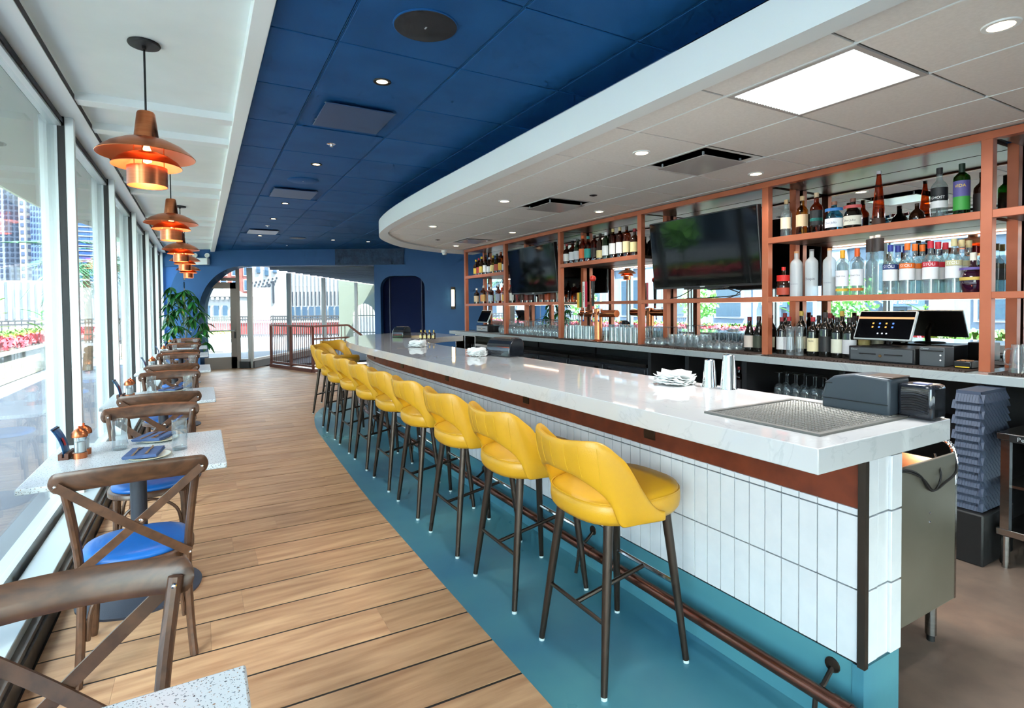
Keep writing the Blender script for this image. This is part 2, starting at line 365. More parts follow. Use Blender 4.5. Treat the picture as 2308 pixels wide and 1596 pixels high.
# --- white cloud ceiling over the bar
OUT = spline([(2.10, -3), (2.10, 2), (2.10, 5.4), (2.13, 6.6), (2.2, 7.4), (2.32, 8.05), (2.56, 8.65), (3.05, 9.37), (3.5, 9.75), (4.1, 10.08), (4.9, 10.25)], 6)
INN = spline([(2.215, -3), (2.215, 2), (2.215, 5.4), (2.23, 6.4), (2.28, 7.2), (2.37, 7.75), (2.56, 8.2), (2.9, 8.72), (3.25, 9.05), (3.95, 9.55), (4.9, 9.85)], 6)
fa = MB(); n = len(OUT)
fa.grid([[(x, y, 2.80) for x, y in OUT], [(x, y, 2.60) for x, y in OUT], [(x, y, 2.60) for x, y in INN], [(x, y, 2.64) for x, y in INN]])
cw = struct('ceiling_bar', fa, WHITE, 'white curved dropped ceiling over the bar')
cap = MB(); cap.prism([(x, y) for x, y in OUT] + [(4.9, -3)], 2.795, 2.80); cap.build('top_deck', BLUEG, cw)
ple = MB(); ple.prism([(x + 0.34, y - 0.1) for x, y in OUT] + [(5.0, -3)], 2.80, 3.0); ple.build('plenum', BLUEG, cw)
MB().prism([(x + 0.002, y) for x, y in INN] + [(4.9, -3)], 2.632, 2.64).build('grid', pm('grid_seam_grey', (120, 117, 112), rough=0.8), cw)  # grey backing sheet that shows in the seams between tiles
wx = [1.81, 2.44, 3.07, 3.70, 4.33, 4.96]; wy = [1.316 + 0.6665 * j for j in range(-6, 14)]
SKIPW = set()
for j, y in enumerate(wy):
    for i in range(5):
        if i == 1 and j == 6: continue                     # light panel
        if i == 2 and j in (8, 11): continue               # vents
        P = [(wx[i] + 0.009, y + 0.007), (wx[i + 1] - 0.009, y + 0.007), (wx[i + 1] - 0.009, y + 0.6595), (wx[i] + 0.009, y + 0.6595)]
        P = clip(P, 1, 0, 4.87)
        for (x0, y0), (x1, y1) in zip(INN, INN[1:]):
            dx, dy = x1 - x0, y1 - y0
            if len(P) < 3: break
            P = clip(P, -dy, dx, -dy * (x0 + 0.008) + dx * (y0 - 0.004))
        if len(P) >= 3: MB().prism(P, ZW + 0.002, ZW + 0.012).build('ceiling_tile', TILEW, cw, bev=0.002)
for x in wx[1:5]: MB().box(x - 0.004, x + 0.004, -2.5, 8.2 if x < 2.5 else 8.9, ZW, ZW + 0.012).build('grid_bar', WHITE, cw)
# --- back-bar partition with mirror
pt = struct('wall_right', MB().box(4.90, 5.05, -3, 9.66, 0, 2.62), pm('partition', (60, 58, 58), rough=0.6), 'partition wall behind the back bar')
MB().box(4.885, 4.90, -2, 9.64, 1.07, 2.61).build('mirror', MIRROR, pt)
wbk = struct('wall_back', MB().box(-1.0, 5.1, -3.1, -3.0, 0, 0.3), WHITE, 'unseen wall behind the viewer, glazing added for daylight')  # low glazing added behind the camera to brighten the ceilings
MB().box(-1.0, 5.1, -3.1, -3.0, 1.2, 3.1).build('header', WHITE, wbk)
for k in range(6):
    x = -0.9 + 1.18 * k; MB().box(x - 0.04, x + 0.04, -3.1, -3.0, 0.3, 1.2).build('post', ALU, wbk)
    if k < 5: MB().box(x + 0.04, x + 1.14, -3.06, -3.05, 0.3, 1.2).build('pane', GLASSW, wbk)
roof = MB(); roof.box(-1.9, 11, -7.5, 17.4, 3.3, 3.5); struct('ceiling_roof', roof, WHITE, 'roof slab over the room with added rear canopy'); MB().box(1.5, 11, -7.5, 17.4, 3.5, 9.5).build('upper_storey', WHITE, bpy.data.objects['ceiling_roof'])  # unseen from inside; rear canopy added to cut sky from the back glazing
struct('wall_side', MB().box(8.6, 8.8, -3, 17, 0, 3.3), BLUEW, 'blue wall closing the room beyond the bar')
# --- far wall, frontal frame: s along the wall, n towards the room
WU = Vector((0.8692, -0.4937, 0)); WN = Vector((-0.4937, -0.8692, 0)); W0 = Vector((0.0, 15.70, 0))
WM = Matrix.Translation(W0) @ Matrix((WU, -WN, Vector((0, 0, 1)))).transposed().to_4x4()      # local x = s, y = depth behind face, z up
def far(mb): return mb.xf(WM)
fw = struct('wall_far', far(MB().box(-1.1, 4.34, 0.0, 0.28, 2.60, 3.02)), BLUEW, 'blue far wall with header beam and arch')
far(MB().box(3.38, 5.09, -0.025, 0.0, 2.60, 3.0)).build('rough_patch', pm('rough_blue', (46, 76, 108), (30, 52, 80), scale=7, rough=0.7, bump=0.6, bscale=24, detail=8), fw)
# ring band of the arch (spandrel above the opening)
def arc(cx, cz, r, a0, a1, n=28): return [(cx + r * math.cos(R(a0 + (a1 - a0) * i / n)), cz + r * math.sin(R(a0 + (a1 - a0) * i / n))) for i in range(n + 1)]
def slab(outline, y0, y1):            # outline in (s,z)
    m_ = MB(); m_.prism([(a, b) for a, b in outline], y0, y1); m_.V = [(x, z, y) for x, y, z in m_.V]; m_.F = [tuple(reversed(f)) for f in m_.F]; return far(m_)
inner = arc(1.12, 1.47, 1.13, 180, 90); outer = arc(1.12, 1.47, 1.92, 144.0, 180.0, 16)
sp = [(1.12, 2.60)] + [(-0.43, 2.60)] + outer + [(-0.80, 0), (-0.01, 0)] + inner
slab(sp, -0.05, 0.34).build('arch_band', BLUEW, fw)
far(MB().box(-1.3, -0.3, 0.05, 0.2, 0, 2.62)).build('side_panel', pm('window_lit_blue', (38, 104, 176), rough=0.5), fw)  # lighter copy of the wall blue, painting in daylight from the windows
# right portion with the rounded alcove
al = [(4.49, 0), (4.49, 2.02)] + arc(4.79, 2.02, 0.30, 180, 90, 8) + arc(5.29, 2.02, 0.30, 90, 0, 8) + [(5.59, 0)]
slab([(4.34, 0), (4.34, 2.60), (4.34, 3.02), (8.9, 3.02), (8.9, 0)] + al[::-1], 0.0, 0.28).build('alcove_wall', BLUEW, fw)
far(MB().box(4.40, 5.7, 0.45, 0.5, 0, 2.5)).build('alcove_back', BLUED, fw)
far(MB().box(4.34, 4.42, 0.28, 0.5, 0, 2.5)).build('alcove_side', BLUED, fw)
far(MB().box(4.62, 4.635, 0.40, 0.45, 0, 2.3)).build('alcove_trim', pm('trim_navy', (40, 62, 96), rough=0.4), fw)
far(MB().box(5.44, 5.455, 0.40, 0.45, 0, 2.3)).build('alcove_trim', M['trim_navy'], fw)
# --- vestibule: door, storefront, slatted ceiling
MUL = pm('storefront_frame', (150, 146, 142), rough=0.4, metal=0.3); TAUPE = pm('door_paint', (140, 128, 120), rough=0.45)
A = Vector((1.12, 15.72, 0)); DS = Vector((0.52, 0.854, 0)).normalized()
dr = thing('door_1', 'taupe framed glass exit door under the arch', None, (0, 0, 0), kind='structure')
dx0, dx1, dy = -0.35, 0.80, 15.86
MB().box(dx1 - 0.13, dx1, dy - 0.03, dy + 0.03, 0, 2.22).build('stile', TAUPE, dr); MB().box(dx0, dx0 + 0.13, dy - 0.03, dy + 0.03, 0, 2.22).build('stile', TAUPE, dr)
MB().box(dx0, dx1, dy - 0.03, dy + 0.03, 0, 0.30).build('bottom_panel', TAUPE, dr); MB().box(dx0, dx1, dy - 0.03, dy + 0.03, 2.06, 2.22).build('top_rail', TAUPE, dr)
MB().box(dx0 + 0.13, dx1 - 0.13, dy - 0.005, dy + 0.005, 0.30, 2.06).build('pane', GLASSW, dr)
MB().tube([(dx0 + 0.06, dy - 0.09, 0.98), (dx1 - 0.05, dy - 0.09, 0.98)], 0.018).build('push_bar', ALU, dr)
MB().box(dx1 - 0.06, dx1 - 0.02, dy - 0.06, dy - 0.03, 0.78, 0.95).build('lock', DARK, dr)
MB().box(dx0, dx1, dy - 0.04, dy + 0.04, 2.26, 2.34).build('transom_bar', TAUPE, dr); MB().box(dx1, dx1 + 0.09, dy - 0.05, dy + 0.05, 0, 2.72).build('jamb', TAUPE, dr)
MB().box(dx0, dx1, dy - 0.005, dy + 0.005, 2.34, 2.7).build('transom_pane', GLASSW, dr)
stw = thing('window_10', 'angled glass storefront behind the railing', None, (0, 0, 0), kind='structure')
prev = Vector((0.89, 15.86, 0))
cuts = [0.0, 2.32, 5.12, 8.75, 13.2]
for k, t in enumerate(cuts):
    p = A + DS * t; mt = Matrix.Translation(p) @ Matrix.Rotation(math.atan2(DS.y, DS.x), 4, 'Z')
    MB().mbox((0.07, 0.12, 2.6), mt @ Matrix.Translation((0, 0, 1.3))).build('mullion', MUL, stw)
    q = prev; d = p - q; mid = (p + q) / 2; mt2 = Matrix.Translation(mid) @ Matrix.Rotation(math.atan2(d.y, d.x), 4, 'Z')
    MB().mbox((d.length, 0.012, 2.4), mt2 @ Matrix.Translation((0, 0, 1.4))).build('pane', GLASSW, stw)
    MB().mbox((d.length, 0.09, 0.07), mt2 @ Matrix.Translation((0, 0, 0.20))).build('bottom_rail', MUL, stw)
    MB().mbox((d.length, 0.16, 0.17), mt2 @ Matrix.Translation((0, 0, 0.085))).build('base', BLACK, stw)
    prev = p
vc = MB(); vc.prism([(-0.9, 16.7), (0.3, 16.0), (3.7, 14.05), (8.6, 11.3), (14, 24), (8.1, 27.2), (0.9, 15.9)], 2.72, 2.76)
vcl = struct('ceiling_vestibule', vc, CEILW, 'white vestibule ceiling with grey slats')
SLAT = pm('grey_slat', (120, 136, 152), rough=0.6)
for k in range(20):
    t = 0.9 + k * 0.56; p = A + DS * t + Vector((0.1, -0.02, 0)); L = 5.0 if t < 3 else 6.5
    q = p + Vector((0.95, -0.30, 0)) * L; MB().bar((p.x, p.y, 2.66), (q.x, q.y, 2.66), 0.10, 0.10).build('slat', SLAT, vcl)
# ================================================================ BAR
CO = spline([(1.655, 1.0), (1.655, 3.0), (1.655, 5.8), (1.66, 6.6), (1.70, 7.3), (1.80, 8.0), (1.95, 8.5), (2.15, 8.93), (2.5, 9.36), (2.9, 9.6), (3.3, 9.66), (3.62, 9.55)], 6)
CI = spline([(2.52, 1.0), (2.50, 3.0), (2.50, 5.6), (2.53, 6.4), (2.64, 7.0), (2.86, 7.46), (3.2, 7.8), (3.62, 7.95)], 6)
bar = thing('bar_counter', 'long curved bar with white quartz top and white tile front', 'bar counter', (0, 0, 0))
top = MB(); top.prism(CO + CI[::-1], 0.988, 1.07); top.build('quartz_top', QTZ, bar, bev=0.003)
def offset(curve, d):
    out = []
    for i, (x, y) in enumerate(curve):
        a = curve[max(i - 1, 0)]; b = curve[min(i + 1, len(curve) - 1)]; tx, ty = b[0] - a[0], b[1] - a[1]; L = math.hypot(tx, ty); out.append((x + ty / L * d, y - tx / L * d))
    return out
BF = offset(CO, 0.295); BF[0] = (1.95, 1.02)
def strip(curve, d0, d1, z0, z1):
    a = offset(curve, d0); b = offset(curve, d1); m_ = MB(); n_ = len(a)
    m_.add([(x, y, z0) for x, y in a] + [(x, y, z0) for x, y in b] + [(x, y, z1) for x, y in a] + [(x, y, z1) for x, y in b],
           [f for i in range(n_ - 1) for f in ((i, i + 1, 2 * n_ + i + 1, 2 * n_ + i), (n_ + i, 3 * n_ + i, 3 * n_ + i + 1, n_ + i + 1), (2 * n_ + i, 2 * n_ + i + 1, 3 * n_ + i + 1, 3 * n_ + i), (i, n_ + i, n_ + i + 1, i + 1))]
           + [(0, 2 * n_, 3 * n_, n_), (n_ - 1, 2 * n_ - 1, 4 * n_ - 1, 3 * n_ - 1)])
    return m_
strip(BF, 0.006, 0.20, 0.0, 0.988).build('carcass', GROUT, bar)
strip(BF, -0.002, 0.02, 0.816, 0.975).build('rust_band', CORTEN, bar)
strip(BF, -0.004, 0.03, 0.0, 0.272).build('kick_base', TEAL, bar)
MB().box(1.942, 2.172, 1.012, 1.05, 0.0, 0.272).build('kick_base', TEAL, bar)
strip(BF, 0.0, 0.02, 0.268, 0.280).build('tile_ledge', BLACK, bar)
# glazed tiles along the front
arcl = [0.0]
for (x0, y0), (x1, y1) in zip(BF, BF[1:]): arcl.append(arcl[-1] + math.hypot(x1 - x0, y1 - y0))
def at(s_):
    for i in range(len(BF) - 1):
        if arcl[i + 1] >= s_:
            t = (s_ - arcl[i]) / (arcl[i + 1] - arcl[i]); return (BF[i][0] + (BF[i + 1][0] - BF[i][0]) * t, BF[i][1] + (BF[i + 1][1] - BF[i][1]) * t, math.atan2(BF[i + 1][1] - BF[i][1], BF[i + 1][0] - BF[i][0]))
    return None
zr = [(0.282, 0.534), (0.5395, 0.789), (0.7945, 0.816)]
tm = [MB().box(-0.0333, 0.0333, -0.002, 0.010, z0, z1).mesh('glazed_tile') for z0, z1 in zr]
for t_ in tm: t_.materials.append(WTILE)
rest = MB(); k = 0
while True:
    p = at(0.012 + 0.0355 + k * 0.0714)
    if p is None or k > 150: break
    for q, t_ in enumerate(tm):
        if k < 100:
            o = link(t_, 'glazed_tile', None, bar, (p[0], p[1], 0), p[2]); 
        else:
            rest.mbox((0.068, 0.012, zr[q][1] - zr[q][0]), Matrix.Translation((p[0], p[1], sum(zr[q]) / 2)) @ Matrix.Rotation(p[2], 4, 'Z'))
    k += 1
tag(rest.build('tile_run', WTILE, bar), kind='stuff')
# bar end: trim and end tiles
MB().box(1.934, 1.956, 1.005, 1.03, 0.272, 0.985).build('corner_trim', pm('bronze_trim', (58, 50, 44), rough=0.4, metal=0.5), bar)
MB().box(1.956, 2.172, 1.03, 1.05, 0.272, 0.985).build('end_backing', GROUT, bar)
MB().box(2.170, 2.182, 1.012, 1.06, 0.27, 0.985).build('corner_trim', M['bronze_trim'], bar)
for z0, z1 in ((0.280, 0.53), (0.536, 0.786), (0.792, 0.984)):
    for i in range(3):
        MB().box(1.958 + i * 0.071, 1.958 + i * 0.071 + 0.069, 1.012 + 0.006 * (i % 2) - 0.004 * i, 1.03, z0, z1).build('glazed_tile', WTILE, bar, bev=0.002)
# outlets in the rust band
OUTB = pm('bronze_outlet', (58, 44, 36), rough=0.35, metal=0.7)
for s_ in (1.02, 2.22, 3.62, 4.9, 6.15):
    p = at(s_); ol = MB().box(-0.038, 0.038, 0, 0.008, -0.045, 0.045).build('outlet', OUTB, bar, (p[0] - 0.008 * math.sin(p[2]), p[1] + 0.008 * math.cos(p[2]), 0.895), p[2] + math.pi, bev=0.003)
    for dx in (-0.016, 0.016): MB().box(dx - 0.011, dx + 0.011, 0.008, 0.010, -0.015, 0.015).build('socket', BLACK, ol)
# foot rail
fr = thing('foot_rail', 'bronze tube foot rail running along the base of the bar', 'foot rail', (0, 0, 0))
RC = [(x, y) for x, y in offset(BF, -0.105) if y < 8.7]
RC[0] = (1.845, 0.2)
MB().tube([(x, y, 0.165) for x, y in RC], 0.026, 12).build('tube', BRONZE, fr)
for y in (1.12, 2.5, 3.9, 5.3, 6.7):
    b = MB(); b.tube([(1.845, y, 0.165), (1.89, y, 0.172), (1.944, y + 0.0, 0.215)], 0.009); b.build('bracket', LEGM, fr)
    MB().lathe([(0.0001, 0), (0.028, 0), (0.026, 0.006), (0.0001, 0.008)], 14).xf(Matrix.Rotation(R(-90), 4, 'Y')).build('flange', LEGM, fr, (1.947, y, 0.225))
    b = MB(); b.tube([(1.845, y, 0.15), (1.835, y, 0.07), (1.82, y, 0.008)], 0.009); b.build('foot', LEGM, fr)
    MB().tube([(1.845, y - 0.12, 0.165), (1.845, y - 0.06, 0.165)], 0.0285, 12).build('collar', BRONZE, fr)
# ================================================================ BACK BAR
bc = thing('back_counter', 'grey quartz back counter carrying shelves and glassware', 'counter', (0, 0, 0))
MB().box(4.22, 4.885, -2.0, 9.92, 1.012, 1.07).build('quartz_top', QTZB, bc, bev=0.003)
sh = thing('back_bar_shelving', 'copper painted tube frame shelving in front of mirror', 'shelving', (0, 0, 0))
PY = [0.0, 1.566, 3.153, 4.768, 6.388, 7.99, 9.555]
UND = pm('shelf_underside', (112, 98, 88), rough=0.35, metal=0.5)
for y in PY:
    MB().box(4.40, 4.462, y - 0.031, y + 0.031, 1.07, 2.60).build('post', COPPNT, sh, bev=0.002)
    MB().box(4.80, 4.862, y - 0.031, y + 0.031, 1.07, 2.60).build('rear_post', COPPNT, sh, bev=0.002)
MB().box(4.398, 4.462, -0.5, 9.586, 2.562, 2.612).build('top_rail', COPPNT, sh, bev=0.002)
for a, b in zip(PY, PY[1:]):
    MB().box(4.45, 4.875, a + 0.031, b - 0.031, 2.575, 2.60).build('top_board', UND, sh)
    MB().box(4.81, 4.862, a + 0.031, b - 0.031, 1.545, 1.585).build('rear_rail', COPPNT, sh)
for i in (0, 1, 3, 5):
    a, b = PY[i] + 0.031, PY[i + 1] - 0.031
    MB().box(4.40, 4.45, a, b, 2.06, 2.112).build('shelf_rail', COPPNT, sh, bev=0.002); MB().box(4.45, 4.875, a, b, 2.07, 2.108).build('shelf_board', UND, sh)
    MB().box(4.46, 4.465, a + 0.05, b - 0.05, 2.064, 2.070).build('led_strip', LED, sh)
for i in (0, 1, 2, 4, 5):
    a, b = PY[i] + 0.031, PY[i + 1] - 0.031
    MB().box(4.40, 4.45, a, b, 1.545, 1.588).build('shelf_rail', COPPNT, sh, bev=0.002)
    if i != 2: MB().box(4.45, 4.875, a, b, 1.552, 1.584).build('shelf_board', UND, sh)
    MB().box(4.46, 4.465, a + 0.05, b - 0.05, 1.546, 1.552).build('led_strip', LED, sh)
# rubber mats on the back counter
RUB = pm('brown_rubber_mat', (62, 48, 42), rough=0.8, bump=0.5, bscale=120)
for i, (a, b) in enumerate([(-0.4, 1.50), (1.62, 3.10), (3.2, 4.72), (4.82, 6.34), (6.44, 7.94)]):
    mt_ = thing('bar_mat', '%s ribbed rubber mat on the back counter from the near end' % ORD[i], 'mat', (4.26, a, 1.07), group='rubber mats on the back counter')
    MB().box(0.01, 0.13, 0, b - a, 0, 0.006).build('pad', RUB, mt_)
    MB().box(0.13, 0.60, 0, b - a, 0, 0.006).build('pad', RUB, mt_)
    rb = MB()
    for q in range(int((b - a) / 0.03)): rb.box(0.004, 0.02, q * 0.03, q * 0.03 + 0.018, 0, 0.012)
    tag(rb.build('nub_row', RUB, mt_), kind='stuff')
# televisions
def tv(name_label, y0, y1, zb, zt, xb):
    h = zt - zb; wd = y1 - y0; t = thing('television', name_label, 'television', (xb, (y0 + y1) / 2, zb), group='televisions in the back bar')
    tilt = Matrix.Rotation(R(-6.0), 4, 'Y')
    MB().box(-0.03, 0.03, -wd / 2, wd / 2, 0, h).xf(tilt).build('casing', PLASTB, t, bev=0.006)
    MB().box(-0.0325, -0.030, -wd / 2 + 0.012, wd / 2 - 0.012, 0.022, h - 0.012).xf(tilt).build('screen', SCREEN, t)
    MB().box(-0.034, -0.030, -0.03, 0.03, 0.005, 0.016).xf(tilt).build('badge', ALU, t)
    MB().box(0.03, 0.40, -0.12, 0.12, h * 0.35, h * 0.7).build('wall_mount', BLACK, t)
    MB().box(-0.028, 0.06, -0.25, 0.25, -0.015, 0.0).xf(tilt).build('sound_bar', PLASTB, t)
    return t
tv('large black television tilted down in the bay between wine and taps', 3.20, 4.56, 1.70, 2.43, 4.46)
tv('black television in the far bay beside the short bottle shelf', 6.46, 7.80, 1.72, 2.44, 4.46)
# TV cables
cb = MB(); cb.tube(spline([(4.5, 4.05, 1.70), (4.46, 4.2, 1.62), (4.46, 4.35, 1.592)], 6), 0.005, 6); cb.tube(spline([(4.5, 3.7, 1.70), (4.45, 3.45, 1.62), (4.44, 3.8, 1.594), (4.44, 4.1, 1.592)], 6), 0.005, 6)
tag(cb.build('television_cable', BLACK), 'black cables hanging under the larger television', 'cable')
# ---------------------------------------------------------------- cabinets under the back counter
FR = pm('fridge_grey', (58, 62, 68), rough=0.35, metal=0.4); GAP = pm('cabinet_black', (16, 17, 20), rough=0.5)
cab = thing('open_cabinet', 'black open back cabinet holding stemware beneath the counter', 'cabinet', (0, 0, 0))
MB().box(4.85, 4.89, 1.56, 4.55, 0.08, 1.01).build('back_panel', GAP, cab); MB().box(4.32, 4.89, 1.56, 4.55, 0.08, 0.12).build('floor_panel', GAP, cab)
MB().box(4.34, 4.85, 1.6, 4.5, 0.66, 0.69).build('shelf', GAP, cab)
for y in (1.56, 2.42, 3.30, 3.98, 4.52): MB().box(4.32, 4.85, y - 0.02, y + 0.03, 0.08, 1.01).build('divider', DARK, cab)
for i, (a, b, lab) in enumerate([(4.58, 6.05, 'nearest'), (6.08, 7.55, 'middle'), (7.58, 8.98, 'farthest')]):
    f = thing('bar_fridge', '%s dark grey under counter fridge with lidded doors' % lab, 'fridge', (4.34, a, 0), group='under counter fridges')
    MB().box(0, 0.5, 0, b - a, 0.1, 0.82).build('body', FR, f, bev=0.004); MB().box(0.02, 0.48, 0, b - a, 0.02, 0.1).build('plinth', BLACK, f)
    MB().box(-0.02, 0.42, -0.0, b - a, 0.82, 0.86).build('top_rail', STEEL, f)
    for q in (0, 1):
        d_ = MB().box(-0.03, 0.0, q * (b - a) / 2 + 0.015, (q + 1) * (b - a) / 2 - 0.015, 0.14, 0.80).build('door', FR, f, bev=0.004)
        MB().box(-0.045, -0.03, q * (b - a) / 2 + (0.08 if q else (b - a) / 2 - 0.16), q * (b - a) / 2 + (0.16 if q else (b - a) / 2 - 0.08), 0.74, 0.77).build('handle', CHROME, d_)
    MB().box(0.45, 0.5, 0, b - a, 0.86, 1.01).build('rear_panel', GAP, f)
oc = thing('end_cabinet', 'steel framed open cabinet at the far end of the counter', 'cabinet', (4.34, 9.0, 0))
for y in (0.0, 0.44, 0.86): MB().box(0.0, 0.5, y, y + 0.03, 0.08, 1.01).build('side', STEEL, oc)
MB().box(0.0, 0.5, 0, 0.88, 0.55, 0.58).build('shelf', GAP, oc); MB().box(0.47, 0.5, 0, 0.88, 0.08, 1.01).build('back_panel', GAP, oc); MB().box(0.0, 0.5, 0, 0.88, 0.08, 0.11).build('bottom', GAP, oc); MB().box(-0.004, 0.01, 0, 0.89, 0.985, 1.01).build('face_rail', STEEL, oc)
blk = MB().box(4.30, 4.89, 1.44, 1.52, 0.0, 1.01)
tag(blk.build('black_partition', pm('satin_black_panel', (28, 29, 32), rough=0.3)), 'tall satin black panel ending the cabinet run by steel shelf unit', 'panel')
# steel shelf unit, right edge
su = thing('steel_shelf_unit', 'stainless drain shelf unit with black name plate under the counter', 'shelf unit', (3.96, 0.15, -0.065))
for x in (0.02, 0.48):
    for y in (0.04, 1.16):
        l_ = MB().cyl((x, y), 0.022, 0.09, 0.25, 12).build('leg', STEEL, su); MB().cyl((x, y), 0.016, 0.066, 0.09, 12).build('foot', STEEL, l_)
        MB().box(x - 0.02, x + 0.02, y - 0.02, y + 0.02, 0.29, 0.80).build('upright', STEEL, su)
MB().box(0.0, 0.5, 0.0, 1.2, 0.25, 0.29).build('bottom_shelf', STEEL, su, bev=0.004); MB().box(0.02, 0.5, 0.02, 1.18, 0.53, 0.545).build('middle_shelf', STEEL, su)
MB().box(0.0, 0.5, 0.0, 1.2, 0.80, 0.84).build('drain_top', STEEL, su, bev=0.004); MB().box(0.46, 0.5, 0, 1.2, 0.29, 0.8).build('back_panel', pm('steel_dark', (120, 122, 126), rough=0.3, metal=1), su)
MB().box(-0.006, 0.0, 0.98, 1.14, 0.795, 0.835).build('name_plate', BLACK, su)
text('Perlick', 0.034, ALU, su, (-0.0085, 1.06, 0.815), R(-90))
for k, (x, y) in enumerate([(0.15, 0.75), (0.16, 0.55)]):
    b = thing('tub', '%s white plastic tub on the steel bottom shelf' % ('rear' if k == 0 else 'front'), 'tub', (3.96 + x, 0.15 + y, 0.226))
    MB().lathe([(0.0001, 0), (0.08, 0), (0.088, 0.11), (0.084, 0.11), (0.076, 0.006), (0.0001, 0.006)], 20).build('shell', PAPER, b); MB().lathe([(0.088, 0.1), (0.093, 0.1), (0.093, 0.11), (0.088, 0.11)], 20).build('rim', PAPER, b)
# grey scale mats standing in the aisle corner
rm = thing('rolled_mat', 'dark grey scale patterned drain mats standing behind the sink', 'mat', (3.90, 1.39, 0.22))
GM = pm('grey_rubber', (62, 72, 92), rough=0.5)
MB().box(0.02, 0.36, 0.02, 0.14, 0.081, 0.78).build('core', GM, rm)
sc_ = MB()
for r_ in range(15):
    for c_ in range(10):
        z = 0.085 + r_ * 0.045; y0 = 0.0 + c_ * 0.014 + (0.017 if r_ % 2 else 0)
        sc_.add([(0.0, y0, z), (0.0, y0 + 0.013, z), (0.022, y0 + 0.013, z + 0.05), (0.022, y0, z + 0.05), (0.02, y0, z), (0.02, y0 + 0.013, z)], [(0, 3, 2, 1), (0, 1, 5, 4), (0, 4, 3), (1, 2, 5)])
        x0 = 0.0 + c_ * 0.037 + (0.018 if r_ % 2 else 0)
        sc_.add([(x0, 0.0, z), (x0 + 0.033, 0.0, z), (x0 + 0.033, 0.022, z + 0.05), (x0, 0.022, z + 0.05), (x0, 0.02, z), (x0 + 0.033, 0.02, z)], [(0, 1, 2, 3), (0, 4, 5, 1), (0, 3, 4), (1, 5, 2)])
tag(sc_.build('scales', GM, rm), kind='stuff')
# black crate below
tag(MB().box(3.86, 4.28, 1.37, 1.56, 0.0, 0.30).build('black_crate', BLACK, bev=0.01), 'low black box on the floor beside the steel shelf unit', 'box')
# stainless sink cabinet behind the bar
sk_ = thing('sink_cabinet', 'stainless steel sink cabinet with olive end panel behind bar', 'sink cabinet', (2.43, 1.13, -0.09))
OLV = pm('olive_steel', (136, 130, 118), (126, 120, 108), scale=3, rough=0.3, metal=0.6)
MB().box(0.0, 0.47, 0.0, 0.012, 0.29, 0.945).build('end_panel', OLV, sk_, bev=0.003); MB().box(0.46, 0.47, 0.012, 5.2, 0.55, 0.90).build('front_panel', STEEL, sk_)
MB().box(0.0, 0.47, 0.02, 5.2, 0.30, 0.33).build('bottom', STEEL, sk_); MB().box(0.47, 0.485, 0.0, 0.03, 0.29, 0.80).build('edge_flange', STEEL, sk_)
MB().box(0.0, 0.015, 0.012, 5.2, 0.33, 0.96).build('rear_splash', COPIN, sk_)
for y in (0.06, 2.4, 5.0):
    for x in (0.06, 0.4):
        l_ = MB().cyl((x, y), 0.022, 0.12, 0.30, 12).build('leg', STEEL, sk_); MB().cyl((x, y), 0.016, 0.091, 0.12, 12).build('foot', BLACK, l_)
MB().box(0.10, 0.35, 0.95, 5.6, 1.02, 1.075).build('ice_bin_rim', STEEL, sk_); MB().box(0.10, 0.30, 1.3, 5.5, 1.075, 1.085).build('drain_grate', pm('hammered_steel', (190, 190, 190), (120, 120, 120), scale=60, rough=0.25, metal=1, bump=0.8, bscale=80), sk_)
for q in (0.18, 0.22): MB().lathe([(0.0001, 0), (0.006, 0), (0.005, 0.003), (0.0001, 0.004)], 8).xf(Matrix.Rotation(R(90), 4, 'X')).build('rivet', CHROME, sk_, (0.24, 0.0, q + 0.5))
MB().lathe([(0.02, 0), (0.05, 0.02), (0.06, 0.1), (0.058, 0.1), (0.05, 0.03)], 16).build('sink_strainer', CHROME, sk_, (0.40, 0.25, 0.90))
hs = MB(); hp = spline([(0.44, 0.2, 0.98), (0.49, 0.06, 0.99), (0.51, 0.02, 0.92), (0.50, 0.02, 0.78), (0.49, 0.04, 0.70)], 14)
hs.tube(hp, [0.010 + 0.002 * (i % 2) for i in range(len(hp))], 10); hs.build('spray_hose', CHROME, sk_)
MB().tube(spline([(0.485, 0.05, 0.70), (0.50, 0.08, 0.64), (0.50, 0.07, 0.59)], 6), 0.028, 10).build('drain_trap', pm('grey_pvc', (150, 148, 144), rough=0.5), sk_)
w_ = MB(); w_.tube(spline([(2.30, 1.12, 0.865), (2.45, 1.12, 0.85), (2.56, 1.12, 0.81), (2.66, 1.12, 0.73), (2.78, 1.12, 0.745), (2.88, 1.12, 0.78), (2.93, 1.15, 0.85)], 8), 0.005, 6)
w_.tube(spline([(2.30, 1.12, 0.86), (2.46, 1.12, 0.84), (2.59, 1.12, 0.79), (2.68, 1.12, 0.727), (2.74, 1.12, 0.78), (2.78, 1.16, 0.86)], 8), 0.004, 6)
tag(w_.build('power_cord', BLACK), 'black cords drooping across the sink cabinet end panel', 'cord')
ld = bpy.data.lights.new('sink_lamp', 'POINT'); ld.energy = 5; ld.color = (1, 0.6, 0.3); ld.shadow_soft_size = 0.04; lo_ = bpy.data.objects.new('sink_lamp', ld); C.objects.link(lo_); lo_.parent = sk_; lo_.location = (0.12, 0.25, 0.88)
